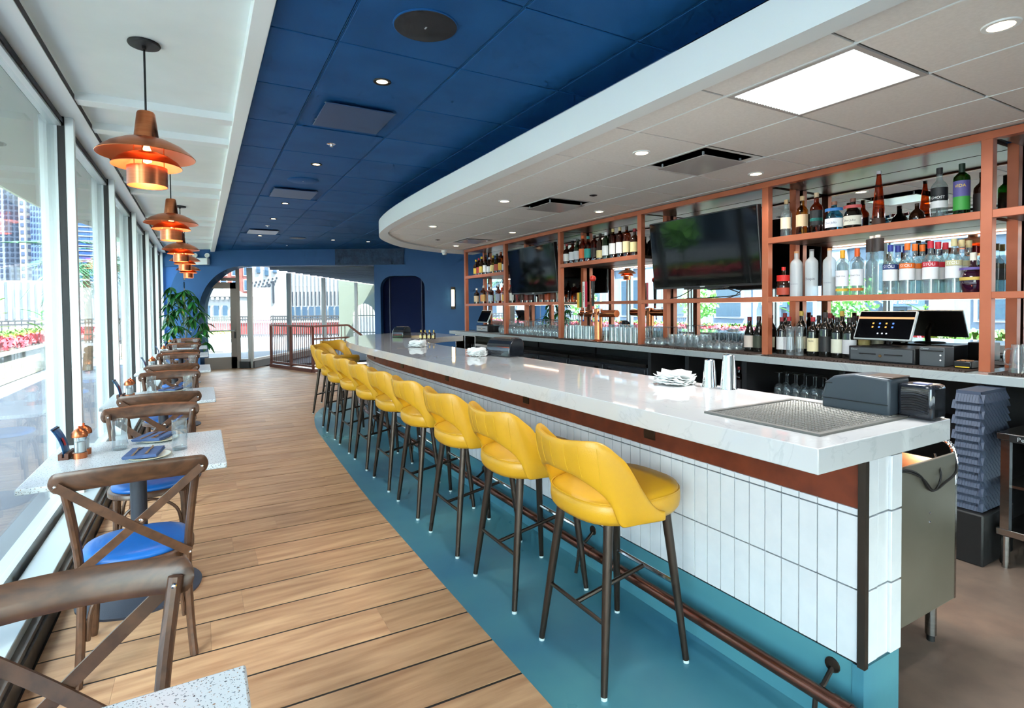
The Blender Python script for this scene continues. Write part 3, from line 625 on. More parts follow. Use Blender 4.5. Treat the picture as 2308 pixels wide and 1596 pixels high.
# ================================================================ BAR STOOLS (local front = +x)
def sup(a, b, e, n=36, dx=0.0):
    return [(dx + a * math.copysign(abs(math.cos(2 * math.pi * i / n)) ** e, math.cos(2 * math.pi * i / n)), b * math.copysign(abs(math.sin(2 * math.pi * i / n)) ** e, math.sin(2 * math.pi * i / n))) for i in range(n)]
st = thing('bar_stool', 'x', 'bar stool', group='yellow bar stools along the bar')
rg = []
for z, k in ((0.648, 0.80), (0.652, 0.93), (0.672, 0.985), (0.70, 1.0), (0.728, 0.995), (0.748, 0.955), (0.758, 0.86), (0.764, 0.6), (0.766, 0.25)):
    rg.append([(x, y, z + (0.01 * (x / 0.25) if z > 0.74 else 0)) for x, y in sup(0.262 * k, 0.245 * k, 0.72, 36, 0.02)])
seat = MB().rings(rg).build('seat', YELLOW, st, ang=60)
pi_ = MB(); pp = [(x, y, 0.741) for x, y in sup(0.2575, 0.241, 0.72, 36, 0.02)]; pi_.tube(pp + pp[:1], 0.0035, 6); pi_.build('piping', YELLOW, seat)
def sm(t): t = max(0, min(1, t)); return t * t * (3 - 2 * t)
NP, NZ = 60, 8; out_ = []; in_ = []
HW, XR, XF, RC_ = 0.236, -0.228, 0.07, 0.135
def uplan(t):                                     # t -1..1 along a rounded U, returns point, outward normal, distance from rear centre
    L0 = HW - RC_; L1 = L0 + RC_ * math.pi / 2; L2 = L1 + (XF - (XR + RC_)); d = abs(t) * L2; sg = 1 if t >= 0 else -1
    if d <= L0: return (XR - 0.018 * (1 - (d / L0) ** 2), sg * d, -1.0, 0.0, d)
    if d <= L1: a = (d - L0) / RC_; return (XR + RC_ - RC_ * math.cos(a), sg * (L0 + RC_ * math.sin(a)), -math.cos(a), sg * math.sin(a), d)
    return (XR + RC_ + (d - L1), sg * (HW + 0.02 * sm((d - L1) / 0.2)), 0.0, sg * 1.0, d)
for i in range(NP + 1):
    t = -1 + 2 * i / NP; px_, py_, nx_, ny_, d = uplan(t)
    zt = 0.690 + 0.300 * sm((0.472 - d) / 0.27) + 0.012 * sm((d - 0.06) / 0.12) * sm((0.30 - d) / 0.1)
    zb = 0.652 + (0.200 * math.sqrt(max(0.0, 1 - (d / 0.255) ** 2.6)) if d < 0.255 else 0.0)
    zb = min(zb, zt - 0.03); ro, ri = [], []
    for j in range(NZ + 1):
        z = zb + (zt - zb) * j / NZ; fl = 0.05 * max(0, (z - 0.70) / 0.30) * max(0.0, -nx_) + 0.012 * max(0, (z - 0.7) / 0.3)
        th = 0.038 * (1 - 0.6 * abs(2 * j / NZ - 1) ** 3) * (1 - 0.5 * sm((d - 0.38) / 0.1))
        for L_, q_ in ((ro, th / 2), (ri, -th / 2)): L_.append((0.0 + px_ - fl * 1.0 * (1 if nx_ < -0.3 else 0.4) + nx_ * q_, py_ + ny_ * (q_ + fl * 0.2), z))
    out_.append(ro); in_.append(ri)
sh_ = MB(); n_ = NZ + 1; sh_.V = [p for r_ in out_ for p in r_] + [p for r_ in in_ for p in r_]; T_ = (NP + 1) * n_
for i in range(NP):
    for j in range(NZ):
        a, b, c, d = i * n_ + j, (i + 1) * n_ + j, (i + 1) * n_ + j + 1, i * n_ + j + 1
        sh_.F += [(a, d, c, b), (a + T_, b + T_, c + T_, d + T_)]
    for j in (0, NZ):
        a, b = i * n_ + j, (i + 1) * n_ + j; sh_.F.append((a, b, b + T_, a + T_) if j == 0 else (a, a + T_, b + T_, b))
for i in (0, NP):
    for j in range(NZ):
        a, d = i * n_ + j, i * n_ + j + 1; sh_.F.append((a, a + T_, d + T_, d) if i == 0 else (a, d, d + T_, a + T_))
back = sh_.build('backrest', YELLOW, st, ang=70)
ss = back.modifiers.new('soft', 'SUBSURF'); ss.levels = 1; ss.render_levels = 1
STI = pm('stitching', (206, 160, 30), rough=0.6)
for i in (17, 21, 25, 30, 35, 39, 43):
    MB().tube([Vector(p) + Vector((-0.0006, 0, 0)) for p in out_[i][1:-1]], 0.0012, 5).build('seam', STI, back)
fp = {}
for sx in (-1, 1):
    for sy in (-1, 1):
        tp = Vector((sx * 0.155 + 0.01, sy * 0.16, 0.655)); bt = Vector((sx * 0.222, sy * 0.222, 0.012)); fp[(sx, sy)] = (tp, bt)
        lg = MB().tube([tp, tp.lerp(bt, 0.5), bt], [0.0205, 0.018, 0.0135], 12).build('leg', LEGM, st); MB().cyl((bt.x, bt.y), 0.013, 0.0, 0.014, 10).build('glide', pm('clear_plastic', (190, 205, 205), rough=0.2), lg)
def onleg(k, z): tp, bt = fp[k]; return tp.lerp(bt, (tp.z - z) / (tp.z - bt.z))
p, q = onleg((-1, -1), 0.27), onleg((-1, 1), 0.27); MB().tube([p, q], 0.009, 8).build('rear_stretcher', LEGM, st)
p2, q2 = onleg((1, -1), 0.335), onleg((1, 1), 0.335); MB().tube([p2, q2], 0.011, 8).build('footrest', CHROME, st)
MB().tube([(p + q) / 2, (p2 + q2) / 2], 0.010, 8).build('centre_stretcher', LEGM, st)
MB().box(-0.15, 0.17, -0.15, 0.15, 0.635, 0.655).build('seat_plate', BLACK, st)
SP = [(1.545, 1.86 + 0.695 * k, 0) for k in range(8)] + [(1.60, 7.46, -12), (1.70, 8.33, -38), (1.97, 9.10, -62)]
for k, (x, y, a) in enumerate(SP):
    lab = 'yellow leather bar stool, nearest of the row and fully visible' if k == 0 else 'yellow leather bar stool, %s from the near end of the bar' % ORD[k] if k < 8 else ['yellow bar stool where the bar front starts to curve', 'yellow bar stool behind the curve showing its inner back', 'farthest yellow bar stool, seat tucked under the rounded bar end'][k - 8]
    if k == 0: st['label'] = lab; st.location = (x, y, 0)
    else: copy_tree(st, None, (x, y, 0), R(a), lab)
# ================================================================ DINING CHAIRS (local front = +y)
ch = thing('dining_chair', 'x', 'chair', group='bentwood chairs at the window tables')
sr = []
for z, k in ((0.418, 0.93), (0.424, 1.0), (0.448, 1.0), (0.455, 0.97)): sr.append([(x, y + 0.0, z) for x, y in sup(0.222 * k, 0.215 * k, 0.8, 32)])
frm = MB().rings(sr).build('seat_frame', CHAIRW, ch, ang=50)
cu = []
for z, k in ((0.452, 0.90), (0.464, 0.925), (0.478, 0.90), (0.488, 0.75), (0.493, 0.45), (0.495, 0.1)): cu.append([(x, y, z) for x, y in sup(0.222 * k, 0.215 * k, 0.8, 32)])
MB().rings(cu).build('seat_cushion', BLUES, ch, ang=70)
post = {}
for sx in (-1, 1):
    pts = spline([(sx * 0.203, -0.235, 0.0), (sx * 0.192, -0.205, 0.18), (sx * 0.188, -0.193, 0.43), (sx * 0.205, -0.215, 0.65), (sx * 0.232, -0.25, 0.86)], 6)
    post[sx] = pts; MB().tube(pts, 0.0165, 10).build('rear_post', CHAIRW, ch)
    MB().tube(spline([(sx * 0.165, 0.165, 0.425), (sx * 0.172, 0.172, 0.2), (sx * 0.185, 0.190, 0.0)], 4), [0.0165] * 8 + [0.013], 10).build('front_leg', CHAIRW, ch)
    MB().tube(spline([(sx * 0.176, 0.165, 0.17), (sx * 0.178, 0.13, 0.33), (sx * 0.18, 0.0, 0.405), (sx * 0.182, -0.13, 0.33), (sx * 0.188, -0.19, 0.17)], 6), 0.009, 8).build('side_hoop', CHAIRW, ch)
MB().tube(spline([(-0.155, 0.178, 0.17), (-0.13, 0.18, 0.33), (0, 0.182, 0.405), (0.13, 0.18, 0.33), (0.155, 0.178, 0.17)], 6), 0.009, 8).build('front_hoop', CHAIRW, ch)
MB().tube(spline([(-0.17, -0.2, 0.17), (-0.14, -0.2, 0.33), (0, -0.2, 0.405), (0.14, -0.2, 0.33), (0.17, -0.2, 0.17)], 6), 0.009, 8).build('rear_hoop', CHAIRW, ch)
cr = []
for i in range(29):
    t = math.sin(math.pi / 2 * (-1 + 2 * i / 28)); x = 0.272 * t; e = math.sqrt(max(0.0, 1 - max(0, (abs(t) - 0.90) / 0.10) ** 2)) if abs(t) > 0.90 else 1.0
    e = max(e, 0.2); hh = 0.043 * e; yy = -0.268 - 0.035 * (1 - t * t); zc = 0.848 + 0.012 * (1 - t * t); th = 0.0105 * max(e, 0.6)
    cr.append([(x, yy + th * math.cos(a_) * 1.0 - 0.25 * (hh * math.sin(a_)), zc + hh * math.sin(a_)) for a_ in [2 * math.pi * k_ / 12 for k_ in range(12)]])
MB().rings(cr).build('crest_rail', CHAIRW, ch, ang=60)
SCR = CHROME
for sx in (-1, 1):
    a_ = Vector((sx * 0.246, -0.285, 0.845)); b_ = Vector((-sx * 0.196, -0.222, 0.462)); off = Vector((0, -0.006 if sx > 0 else -0.014, 0))
    m_ = a_.lerp(b_, 0.5) + Vector((0, -0.018, 0)); pts = spline([a_ + off, m_ + off, b_ + off], 8); brm = MB(); rr = []
    for i, p_ in enumerate(pts):
        d_ = (Vector(pts[min(i + 1, len(pts) - 1)]) - Vector(pts[max(i - 1, 0)])).normalized(); s_ = d_.cross(Vector((0, 1, 0))).normalized(); n_v = s_.cross(d_).normalized(); p_ = Vector(p_)
        rr.append([p_ + s_ * 0.017 + n_v * 0.004, p_ - s_ * 0.017 + n_v * 0.004, p_ - s_ * 0.017 - n_v * 0.004, p_ + s_ * 0.017 - n_v * 0.004])
    b = brm.rings(rr).build('cross_brace', CHAIRW, ch)
    for p_ in (a_, b_): MB().lathe([(0.0001, 0), (0.007, 0.0), (0.005, 0.004), (0.0001, 0.005)], 8).xf(Matrix.Rotation(R(90), 4, 'X')).build('screw', SCR, b, p_ + off + Vector((0, -0.004, 0)))
    MB().lathe([(0.0001, 0), (0.007, 0.0), (0.005, 0.004), (0.0001, 0.005)], 8).xf(Matrix.Rotation(R(-90), 4, 'X')).build('screw', SCR, ch, (sx * 0.229, -0.227, 0.845))
MB().lathe([(0.0001, 0), (0.009, 0.0), (0.007, 0.005), (0.0001, 0.006)], 10).xf(Matrix.Rotation(R(90), 4, 'X')).build('brace_stud', SCR, ch, (0.024, -0.292, 0.655))
TY = [0.87, 3.54, 5.80, 8.41, 11.0, 13.2]
TN = ['table nearest the viewer', 'second table with the clear card holder', 'third table', 'fourth table', 'fifth table', 'last table beside the plant']
CP = [(-0.30, 1.335, 180, 'bentwood chair cut off at lower left, facing the viewer'), (-0.27, 2.995, 3, 'bentwood chair in left foreground seen from behind at the second table')]
CY = [(4.03, 180, 1), (5.18, 0, 2), (6.30, 180, 2), (7.75, 0, 3), (8.98, 180, 3), (10.32, 0, 4), (11.60, 180, 4), (12.55, 0, 5), (13.78, 180, 5)]
TS = ['', 'second', 'third', 'fourth', 'fifth', 'last']
for y, a, t in CY: CP.append((-0.285, y, a + random.uniform(-3, 3), 'bentwood chair on the %s side of the %s window table' % ('far' if a == 180 else 'near', TS[t])))
for k, (x, y, a, lab) in enumerate(CP):
    if k == 0: ch.location = (x, y, 0); ch.rotation_euler.z = R(a); ch['label'] = lab
    else: copy_tree(ch, None, (x, y, 0), R(a), lab)
# ================================================================ TABLES
PEW = pm('pewter_powder_coat', (52, 56, 68), rough=0.5, bump=0.1, bscale=300)
tb = thing('dining_table', 'x', 'table', group='terrazzo tables along the windows')
MB().box(-0.405, 0.41, -0.44, 0.44, 0.722, 0.75).build('table_top', TERR, tb, bev=0.006)
MB().cyl((0, 0), 0.0385, 0.03, 0.70, 20).build('column', PEW, tb); MB().box(-0.2, 0.2, -0.2, 0.2, 0.70, 0.722).build('top_plate', BLACK, tb)
MB().lathe([(0.0001, 0.0), (0.285, 0.0), (0.287, 0.012), (0.27, 0.018), (0.09, 0.028), (0.05, 0.034), (0.045, 0.05), (0.0001, 0.05)], 40).build('base', PEW, tb)
for k, y in enumerate(TY):
    lab = ['speckled terrazzo table corner cut off by the lower frame edge', 'nearest fully visible terrazzo table with mills and blue napkins', 'third terrazzo table along the windows', 'fourth terrazzo table along the windows', 'fifth terrazzo table along the windows', 'last terrazzo table along the windows beside the plant'][k]
    if k == 0: tb.location = (-0.34, y, 0); tb['label'] = lab
    else: copy_tree(tb, None, (-0.31, y, 0), 0, lab)
# tableware
gl = thing('water_glass', 'x', 'glass', group='rippled water glasses')
gp = []; random.seed(3)
gm = MB(); prof = [(0.030, 0.0), (0.036, 0.004), (0.037, 0.03), (0.035, 0.07), (0.037, 0.10), (0.035, 0.125), (0.037, 0.168)]
gm.V = []
for r_, z in prof:
    for i in range(20):
        a_ = 2 * math.pi * i / 20; k_ = 1 + 0.06 * math.sin(3 * a_ + z * 60) + 0.04 * math.sin(5 * a_ - z * 90); gm.V.append((r_ * k_ * math.cos(a_), r_ * k_ * math.sin(a_), z))
gm.F = [(j * 20 + i, j * 20 + (i + 1) % 20, (j + 1) * 20 + (i + 1) % 20, (j + 1) * 20 + i) for j in range(len(prof) - 1) for i in range(20)] + [tuple(range(19, -1, -1))]
RIP = glass('rippled_glass', (236, 241, 243), gloss=0.7, f0=0.08, rough=0.02, milky=0.07)
gm.build('bowl', RIP, gl, ang=80); MB().lathe([(0.0001, 0.002), (0.031, 0.002), (0.033, 0.014), (0.0001, 0.017)], 20).build('thick_base', RIP, gl)
plt = thing('side_plate', 'x', 'plate', group='place setting plates')
MB().lathe([(0.0001, 0.0), (0.06, 0.0), (0.075, 0.006), (0.098, 0.012), (0.099, 0.015), (0.075, 0.010), (0.0001, 0.006)], 32).build('dish', CERAM, plt); MB().lathe([(0.097, 0.0125), (0.1005, 0.0135), (0.0985, 0.016), (0.097, 0.0145)], 32).build('rim', pm('plate_rim', (196, 186, 150), rough=0.3), plt)
npk = thing('napkin', 'x', 'napkin', group='folded blue napkins')
nm = MB(); nm.rings([[(x * k_, y * k_, z) for x, y in ((-0.075, -0.10), (0.075, -0.10), (0.075, 0.10), (-0.075, 0.10))] for z, k_ in ((0, 0.98), (0.003, 1.0), (0.008, 1.0), (0.011, 0.97))]); nm.build('top_fold', NAPK, npk, ang=20); MB().box(-0.072, 0.078, -0.098, 0.103, -0.004, 0.0).build('under_fold', NAPK, npk)
frk = thing('fork', 'x', 'fork', group='rose gold forks')
MB().rings([[(x_ * w, y, z + (0.0015 if q else 0)) for x_, q in ((-1, 0), (1, 0), (1, 1), (-1, 1))] for y, w, z in ((-0.09, 0.006, 0.0), (-0.05, 0.005, 0.002), (0.02, 0.003, 0.005), (0.035, 0.009, 0.004), (0.05, 0.011, 0.002))]).build('handle', GOLD, frk)
for i in range(4): MB().box(-0.011 + i * 0.0062, -0.0077 + i * 0.0062, 0.05, 0.088, 0.002, 0.0035).build('tine', GOLD, frk)
knf = thing('knife', 'x', 'knife', group='rose gold knives')
MB().rings([[(x_ * w, y, z + (0.003 if q else 0)) for x_, q in ((-1, 0), (1, 0), (1, 1), (-1, 1))] for y, w, z in ((-0.09, 0.007, 0), (-0.05, 0.006, 0), (0.0, 0.005, 0))]).build('handle', GOLD, knf); MB().prism([(-0.004, 0.0), (0.006, 0.0), (0.009, 0.05), (0.005, 0.09), (-0.004, 0.095)], 0.001, 0.0025).build('blade', GOLD, knf)
mil = thing('spice_mill', 'x', 'mill', group='copper topped spice mills')
MB().lathe([(0.0001, 0), (0.031, 0), (0.032, 0.03), (0.0001, 0.03)], 20).build('copper_base', COPPER, mil)
MB().lathe([(0.024, 0.03), (0.024, 0.10), (0.027, 0.115)], 18).build('glass_body', CLEAR, mil); MB().lathe([(0.0001, 0.032), (0.021, 0.032), (0.021, 0.085), (0.0001, 0.088)], 14).build('spice_fill', None or pm('salt', (214, 216, 214), rough=0.9), mil)
for i in range(3): a_ = R(120 * i); MB().tube([(0.026 * math.cos(a_), 0.026 * math.sin(a_), 0.03), (0.026 * math.cos(a_), 0.026 * math.sin(a_), 0.115)], 0.002, 6).build('rod', CHROME, mil)
MB().lathe([(0.0001, 0.112), (0.036, 0.112), (0.037, 0.122), (0.033, 0.137), (0.022, 0.150), (0.008, 0.156), (0.004, 0.160), (0.007, 0.165), (0.0001, 0.170)], 20).build('dome', COPPER, mil)
cdh = thing('card_holder', 'x', 'card holder', group='wooden menu card holders')
WB = pm('holder_wood', (96, 58, 44), (80, 46, 34), scale=8, stretch=(8, 1, 1), rough=0.5)
MB().box(-0.022, -0.004, -0.07, 0.07, 0, 0.032).build('block_half', WB, cdh, bev=0.002); MB().box(0.004, 0.022, -0.07, 0.07, 0, 0.032).build('block_half', WB, cdh, bev=0.002); MB().box(-0.005, 0.005, -0.07, 0.07, 0, 0.012).build('block_core', WB, cdh)
CARD = pm('card_print', (28, 70, 150), (60, 150, 200), scale=14, rough=0.3, lo=0.4, hi=0.7)
card = MB(); card.grid([[(-0.002 - 0.05 * (t * t) * 1.0, y, 0.012 + 0.15 * t) for y in (-0.058, -0.02, 0.02, 0.058)] for t in [k_ / 10 for k_ in range(11)]]); co = card.build('card', CARD, cdh); sf = co.modifiers.new('thick', 'SOLIDIFY'); sf.thickness = 0.0012
MB().grid([[(-0.0035 - 0.05 * t * t + 0.006, y, 0.012 + 0.15 * t) for y in (-0.02, 0.01)] for t in (0.35, 0.45, 0.55, 0.62)]).build('red_motif', pm('card_red', (196, 42, 50), rough=0.4), co)
MB().grid([[(-0.0035 - 0.05 * t * t + 0.0062, y, 0.012 + 0.15 * t) for y in (-0.056, 0.056)] for t in (0.93, 0.97)]).build('dark_strip', BLACK, co)
def put(src, k, loc, rz, lab):
    if k == 0 and not src.get('used'): src['used'] = 1; src.location = loc; src.rotation_euler.z = rz; src['label'] = lab; return src
    return copy_tree(src, None, loc, rz, lab)
random.seed(11)
for k in range(1, 6):
    X, Y, Z = -0.31, TY[k], 0.75; N = ['', 'second', 'third', 'fourth', 'fifth', 'last'][k]; q = k - 1
    put(gl, q, (X - 0.095, Y + 0.165, Z), 0.3 * k, 'rippled water glass on the window side of the %s table' % N)
    put(gl, 1, (X + 0.195, Y - 0.01, Z), 1.1 * k, 'rippled water glass on the aisle side of the %s table' % N)
    put(plt, q, (X + 0.06, Y - 0.12, Z), 0, 'small plate under the near napkin of the %s table' % N); put(plt, 1, (X + 0.08, Y + 0.30, Z), 0, 'small plate under the far napkin of the %s table' % N)
    put(npk, q, (X + 0.035, Y - 0.085, Z + 0.019), R(-8), 'blue napkin at the near setting of the %s table' % N); put(npk, 1, (X + 0.055, Y + 0.325, Z + 0.019), R(-22), 'blue napkin at the far setting of the %s table' % N)
    put(frk, q, (X + 0.005, Y - 0.08, Z + 0.0305), R(-8), 'fork on the near napkin of the %s table' % N); put(knf, q, (X + 0.06, Y - 0.07, Z + 0.0305), R(-6), 'knife on the near napkin of the %s table' % N)
    put(frk, 1, (X + 0.085, Y + 0.31, Z + 0.0305), R(160), 'fork on the far napkin of the %s table' % N); put(knf, 1, (X + 0.03, Y + 0.32, Z + 0.0305), R(158), 'knife on the far napkin of the %s table' % N)
    put(mil, q, (X - 0.255, Y + 0.065, Z), 0.2, 'copper topped mill nearer the aisle viewer on the %s table' % N); put(mil, 1, (X - 0.250, Y + 0.150, Z), 0.9, 'copper topped mill tucked behind its twin on the %s table' % N)
    put(cdh, q, (X - 0.318, Y + 0.12, Z), R(-4), 'wooden holder with curved blue card on the %s table' % N)
put(npk, 1, (-0.34 + 0.02 - 0.24, 1.19, 0.754), R(-30), 'blue napkin on the cut off foreground table')
# ================================================================ PENDANT LAMPS
pd = thing('pendant_lamp', 'x', 'pendant lamp', group='copper pendant lamps over the window tables')     # origin at the ceiling
MB().lathe([(0.0001, -0.001), (0.078, -0.001), (0.08, -0.008), (0.076, -0.016), (0.0001, -0.018)], 28).build('canopy', BLACK, pd); MB().lathe([(0.0001, -0.018), (0.011, -0.018), (0.011, -0.035), (0.0001, -0.04)], 12).build('cord_grip', BLACK, pd)
MB().tube([(0, 0, -0.03), (0, 0, -0.39)], 0.0055, 8).build('cord', BLACK, pd)
MB().lathe([(0.0001, -0.385), (0.04, -0.385), (0.045, -0.395), (0.058, -0.505), (0.062, -0.535)], 32).build('neck', COPPER, pd)
up = MB().lathe([(0.06, -0.530), (0.115, -0.545), (0.18, -0.577), (0.222, -0.61), (0.240, -0.630), (0.2385, -0.632), (0.218, -0.613), (0.178, -0.581), (0.113, -0.549), (0.058, -0.534)], 48); uo = up.build('upper_shade', COPPER, pd, ang=60)
MB().lathe([(0.2385, -0.6325), (0.218, -0.6135), (0.178, -0.5815), (0.113, -0.5495), (0.058, -0.5345)], 48).build('inner_face', COPIN, uo, ang=60)
lo2 = MB().lathe([(0.066, -0.614), (0.11, -0.630), (0.15, -0.658), (0.172, -0.688), (0.1705, -0.690), (0.148, -0.661), (0.108, -0.633), (0.064, -0.617)], 48).build('middle_shade', COPPER, pd, ang=60)
MB().lathe([(0.1705, -0.6905), (0.148, -0.6615), (0.108, -0.6335), (0.064, -0.6175)], 48).build('inner_face', COPIN, lo2, ang=60)
cy = MB().lathe([(0.098, -0.695), (0.098, -0.80), (0.0955, -0.80), (0.0955, -0.695), (0.098, -0.695)], 40).build('bottom_ring', COPPER, pd); MB().lathe([(0.095, -0.799), (0.095, -0.697)], 40).build('inner_face', COPIN, cy)
for i in range(3):
    a_ = R(120 * i + 20); MB().tube([(0.085 * math.cos(a_), 0.085 * math.sin(a_), -0.54), (0.085 * math.cos(a_), 0.085 * math.sin(a_), -0.70)], 0.0028, 6).build('rod', COPPER, pd)
MB().lathe([(0.0001, -0.535), (0.02, -0.535), (0.02, -0.57), (0.0001, -0.575)], 14).build('socket', BLACK, pd); MB().lathe([(0.012, -0.57), (0.022, -0.6), (0.03, -0.635), (0.022, -0.662), (0.0001, -0.672)], 16).build('bulb', BULB, pd)
pl_ = bpy.data.lights.new('pendant_light', 'POINT'); pl_.energy = 4; pl_.color = (1, 0.72, 0.42); pl_.shadow_soft_size = 0.03; po = bpy.data.objects.new('pendant_light', pl_); C.objects.link(po); po.parent = pd; po.location = (0, 0, -0.685)
for k, y in enumerate([3.72, 6.50, 9.27, 11.3, 13.9]):
    lab = ['nearest copper pendant lamp with tiered shades', 'second copper pendant lamp from the viewer', 'third copper pendant lamp from the viewer', 'fourth copper pendant lamp from the viewer', 'farthest copper pendant lamp before the blue arch'][k]
    if k == 0: pd.location = (-0.245, y, 3.02); pd['label'] = lab
    else: copy_tree(pd, None, (-0.245 + 0.008 * k, y, 3.02), 0.5 * k, lab)
# ================================================================ CEILING FIXTURES
def fixture(name, lab, cat, loc, group, parts, light=None):
    t = thing(name, lab, cat, loc, group=group)
    for nm_, mb, m_ in parts: mb.build(nm_, m_, t)
    if light:
        e, ang, col, dz = light; d_ = bpy.data.lights.new('lamp_beam', 'SPOT'); d_.energy = e; d_.spot_size = R(ang); d_.spot_blend = 0.6; d_.color = col; d_.shadow_soft_size = 0.05
        o_ = bpy.data.objects.new('lamp_beam', d_); C.objects.link(o_); o_.parent = t; o_.location = (0, 0, dz)
    return t
DLB, DLW = 28.0, 13.0
blu = [(1.06, -1.0), (1.06, 1.2), (1.06, 3.55), (1.06, 5.885), (1.06, 8.245), (1.065, 9.73), (1.067, 12.07), (2.51, 12.18), (3.26, 12.16)]
nb = ['behind', 'overhead', 'nearest', 'second', 'third', 'fourth', 'fifth', 'sixth', 'seventh']
for k, (x, y) in enumerate(blu):
    fixture('downlight', '%s black trimmed warm downlight in the blue ceiling' % nb[k], 'downlight', (x, y, ZC - 0.003), 'downlights in the blue ceiling',
            [('trim', MB().lathe([(0.036, 0.004), (0.036, -0.004), (0.055, -0.006), (0.057, 0.0)], 28), BLACK), ('lens', MB().lathe([(0.0001, -0.0015), (0.036, -0.0015)], 24), LENS)], (DLB, 118, (1, 0.97, 0.94), -0.012))
wh = [(2.79, 0.953, 'nearest large'), (2.783, 2.986, 'aisle side second'), (4.088, 3.016, 'shelf side first'), (2.772, 5.013, 'aisle side third'), (4.061, 5.065, 'shelf side second'), (2.76, 7.0, 'aisle side fourth'), (4.035, 7.06, 'shelf side third'), (3.99, 9.02, 'farthest')]
for x, y, nme in wh:
    fixture('downlight', '%s white downlight in the white bar ceiling' % nme, 'downlight', (x, y, ZW), 'downlights in the white ceiling',
            [('trim', MB().lathe([(0.045, 0.004), (0.045, -0.004), (0.062, -0.004), (0.064, 0.002)], 28), WHITE), ('lens', MB().lathe([(0.0001, -0.002), (0.045, -0.002)], 24), LENS)], (DLW, 140, (1, 0.97, 0.94), -0.012))
SPK = pm('speaker_mesh', (30, 33, 38), rough=0.7); SPR = pm('speaker_mesh_grey', (84, 92, 104), rough=0.5)
for k, (x, y, m_) in enumerate([(1.056, 2.744, SPK), (1.055, 6.688, BLUEG), (1.784, 12.11, SPR)]):
    t = fixture('ceiling_speaker', ['large round black ceiling speaker near the top of the view', 'blue painted round ceiling speaker beside a vent', 'small looking grey round ceiling speaker far away'][k], 'speaker', (x, y, ZC - 0.003), 'round ceiling speakers',
            [('grille', MB().lathe([(0.0001, -0.012), (0.15, -0.012), (0.163, -0.007), (0.165, 0.0)], 40), m_), ('rim', MB().lathe([(0.163, 0.0), (0.163, -0.008), (0.168, -0.006), (0.169, 0.0)], 40), BLUEG)])
    MB().box(-0.004, 0.004, -0.012, 0.012, -0.0135, -0.012).build('badge', ALU, t)
for k, (x, y) in enumerate([(1.053, 5.11), (1.06, 10.58), (1.776, 13.63)]):
    fixture('sprinkler_head', ['nearest', 'middle', 'farthest'][k] + ' chrome sprinkler head in the blue ceiling', 'sprinkler', (x, y, ZC - 0.003), 'ceiling sprinklers',
            [('plate', MB().lathe([(0.0001, -0.004), (0.03, -0.004), (0.038, -0.001), (0.04, 0.0)], 20), CHROME), ('head', MB().lathe([(0.008, -0.004), (0.010, -0.018), (0.016, -0.020), (0.0001, -0.022)], 12), CHROME)])
VB = pm('vent_blue_grey', (52, 80, 118), rough=0.4, spec=0.2); VBK = pm('vent_gap', (10, 14, 20), rough=0.8)
for k, (j, cc) in enumerate([(1, VB), (5, VB), (10, pm('vent_pale', (150, 160, 176), rough=0.4))]):
    y0 = 3.135 + 0.788 * j; t = thing('ceiling_vent', ['nearest blue square plaque air vent', 'second blue square plaque air vent', 'farthest square air vent in the blue ceiling'][k], 'vent', (1.0575, y0 + 0.394, ZC), group='vents in the blue ceiling')
    f_ = MB(); a, b = 0.36, 0.385; f_.rings([[(sx * a, sy * b, 0.004) for sx, sy in ((-1, -1), (1, -1), (1, 1), (-1, 1))], [(sx * 0.27, sy * 0.30, 0.05) for sx, sy in ((-1, -1), (1, -1), (1, 1), (-1, 1))]], cap=False); f_.build('flared_frame', BLUEG, t, ang=20)
    MB().box(-0.3, 0.3, -0.33, 0.33, 0.05, 0.055).build('dark_throat', VBK, t); MB().box(-0.255, 0.255, -0.275, 0.275, -0.022, -0.014).build('plaque', cc, t, bev=0.004)
    for dy in (-0.2, 0.2): MB().box(-0.25, -0.24, dy - 0.01, dy + 0.01, 0.004, 0.05).build('bracket', ALU, t); MB().box(0.24, 0.25, dy - 0.01, dy + 0.01, 0.004, 0.05).build('bracket', ALU, t)
VW = pm('vent_plaque_satin', (196, 192, 188), rough=0.18)
for k, j in enumerate((8, 11)):
    y0 = 1.316 + 0.6665 * (j - 6); t = thing('ceiling_vent', ['nearer white square plaque vent over the bar aisle', 'farther white square plaque vent over the bar aisle'][k], 'vent', (3.385, y0 + 0.333, ZW), group='vents in the white ceiling')
    f_ = MB(); f_.rings([[(sx * 0.31, sy * 0.328, 0.002) for sx, sy in ((-1, -1), (1, -1), (1, 1), (-1, 1))], [(sx * 0.25, sy * 0.26, 0.014) for sx, sy in ((-1, -1), (1, -1), (1, 1), (-1, 1))]], cap=False); f_.build('flared_frame', WHITE, t, ang=20)
    MB().box(-0.26, 0.26, -0.27, 0.27, 0.012, 0.0125).build('dark_throat', VBK, t); MB().box(-0.225, 0.225, -0.235, 0.235, -0.026, -0.020).build('plaque', VW, t, bev=0.003)
    for sx in (-0.2, 0.2):
        for sy in (-0.2, 0.2): MB().box(sx - 0.006, sx + 0.006, sy - 0.006, sy + 0.006, -0.02, 0.012).build('hanger', ALU, t)
t = thing('ceiling_vent', 'far white vent partly hidden beside the shelving top', 'vent', (3.95, 8.25, ZW)); MB().box(-0.2, 0.2, -0.25, 0.25, -0.012, -0.006).build('plaque', VW, t); MB().box(-0.23, 0.23, -0.28, 0.28, -0.004, 0.0).build('dark_throat', DARK, t)
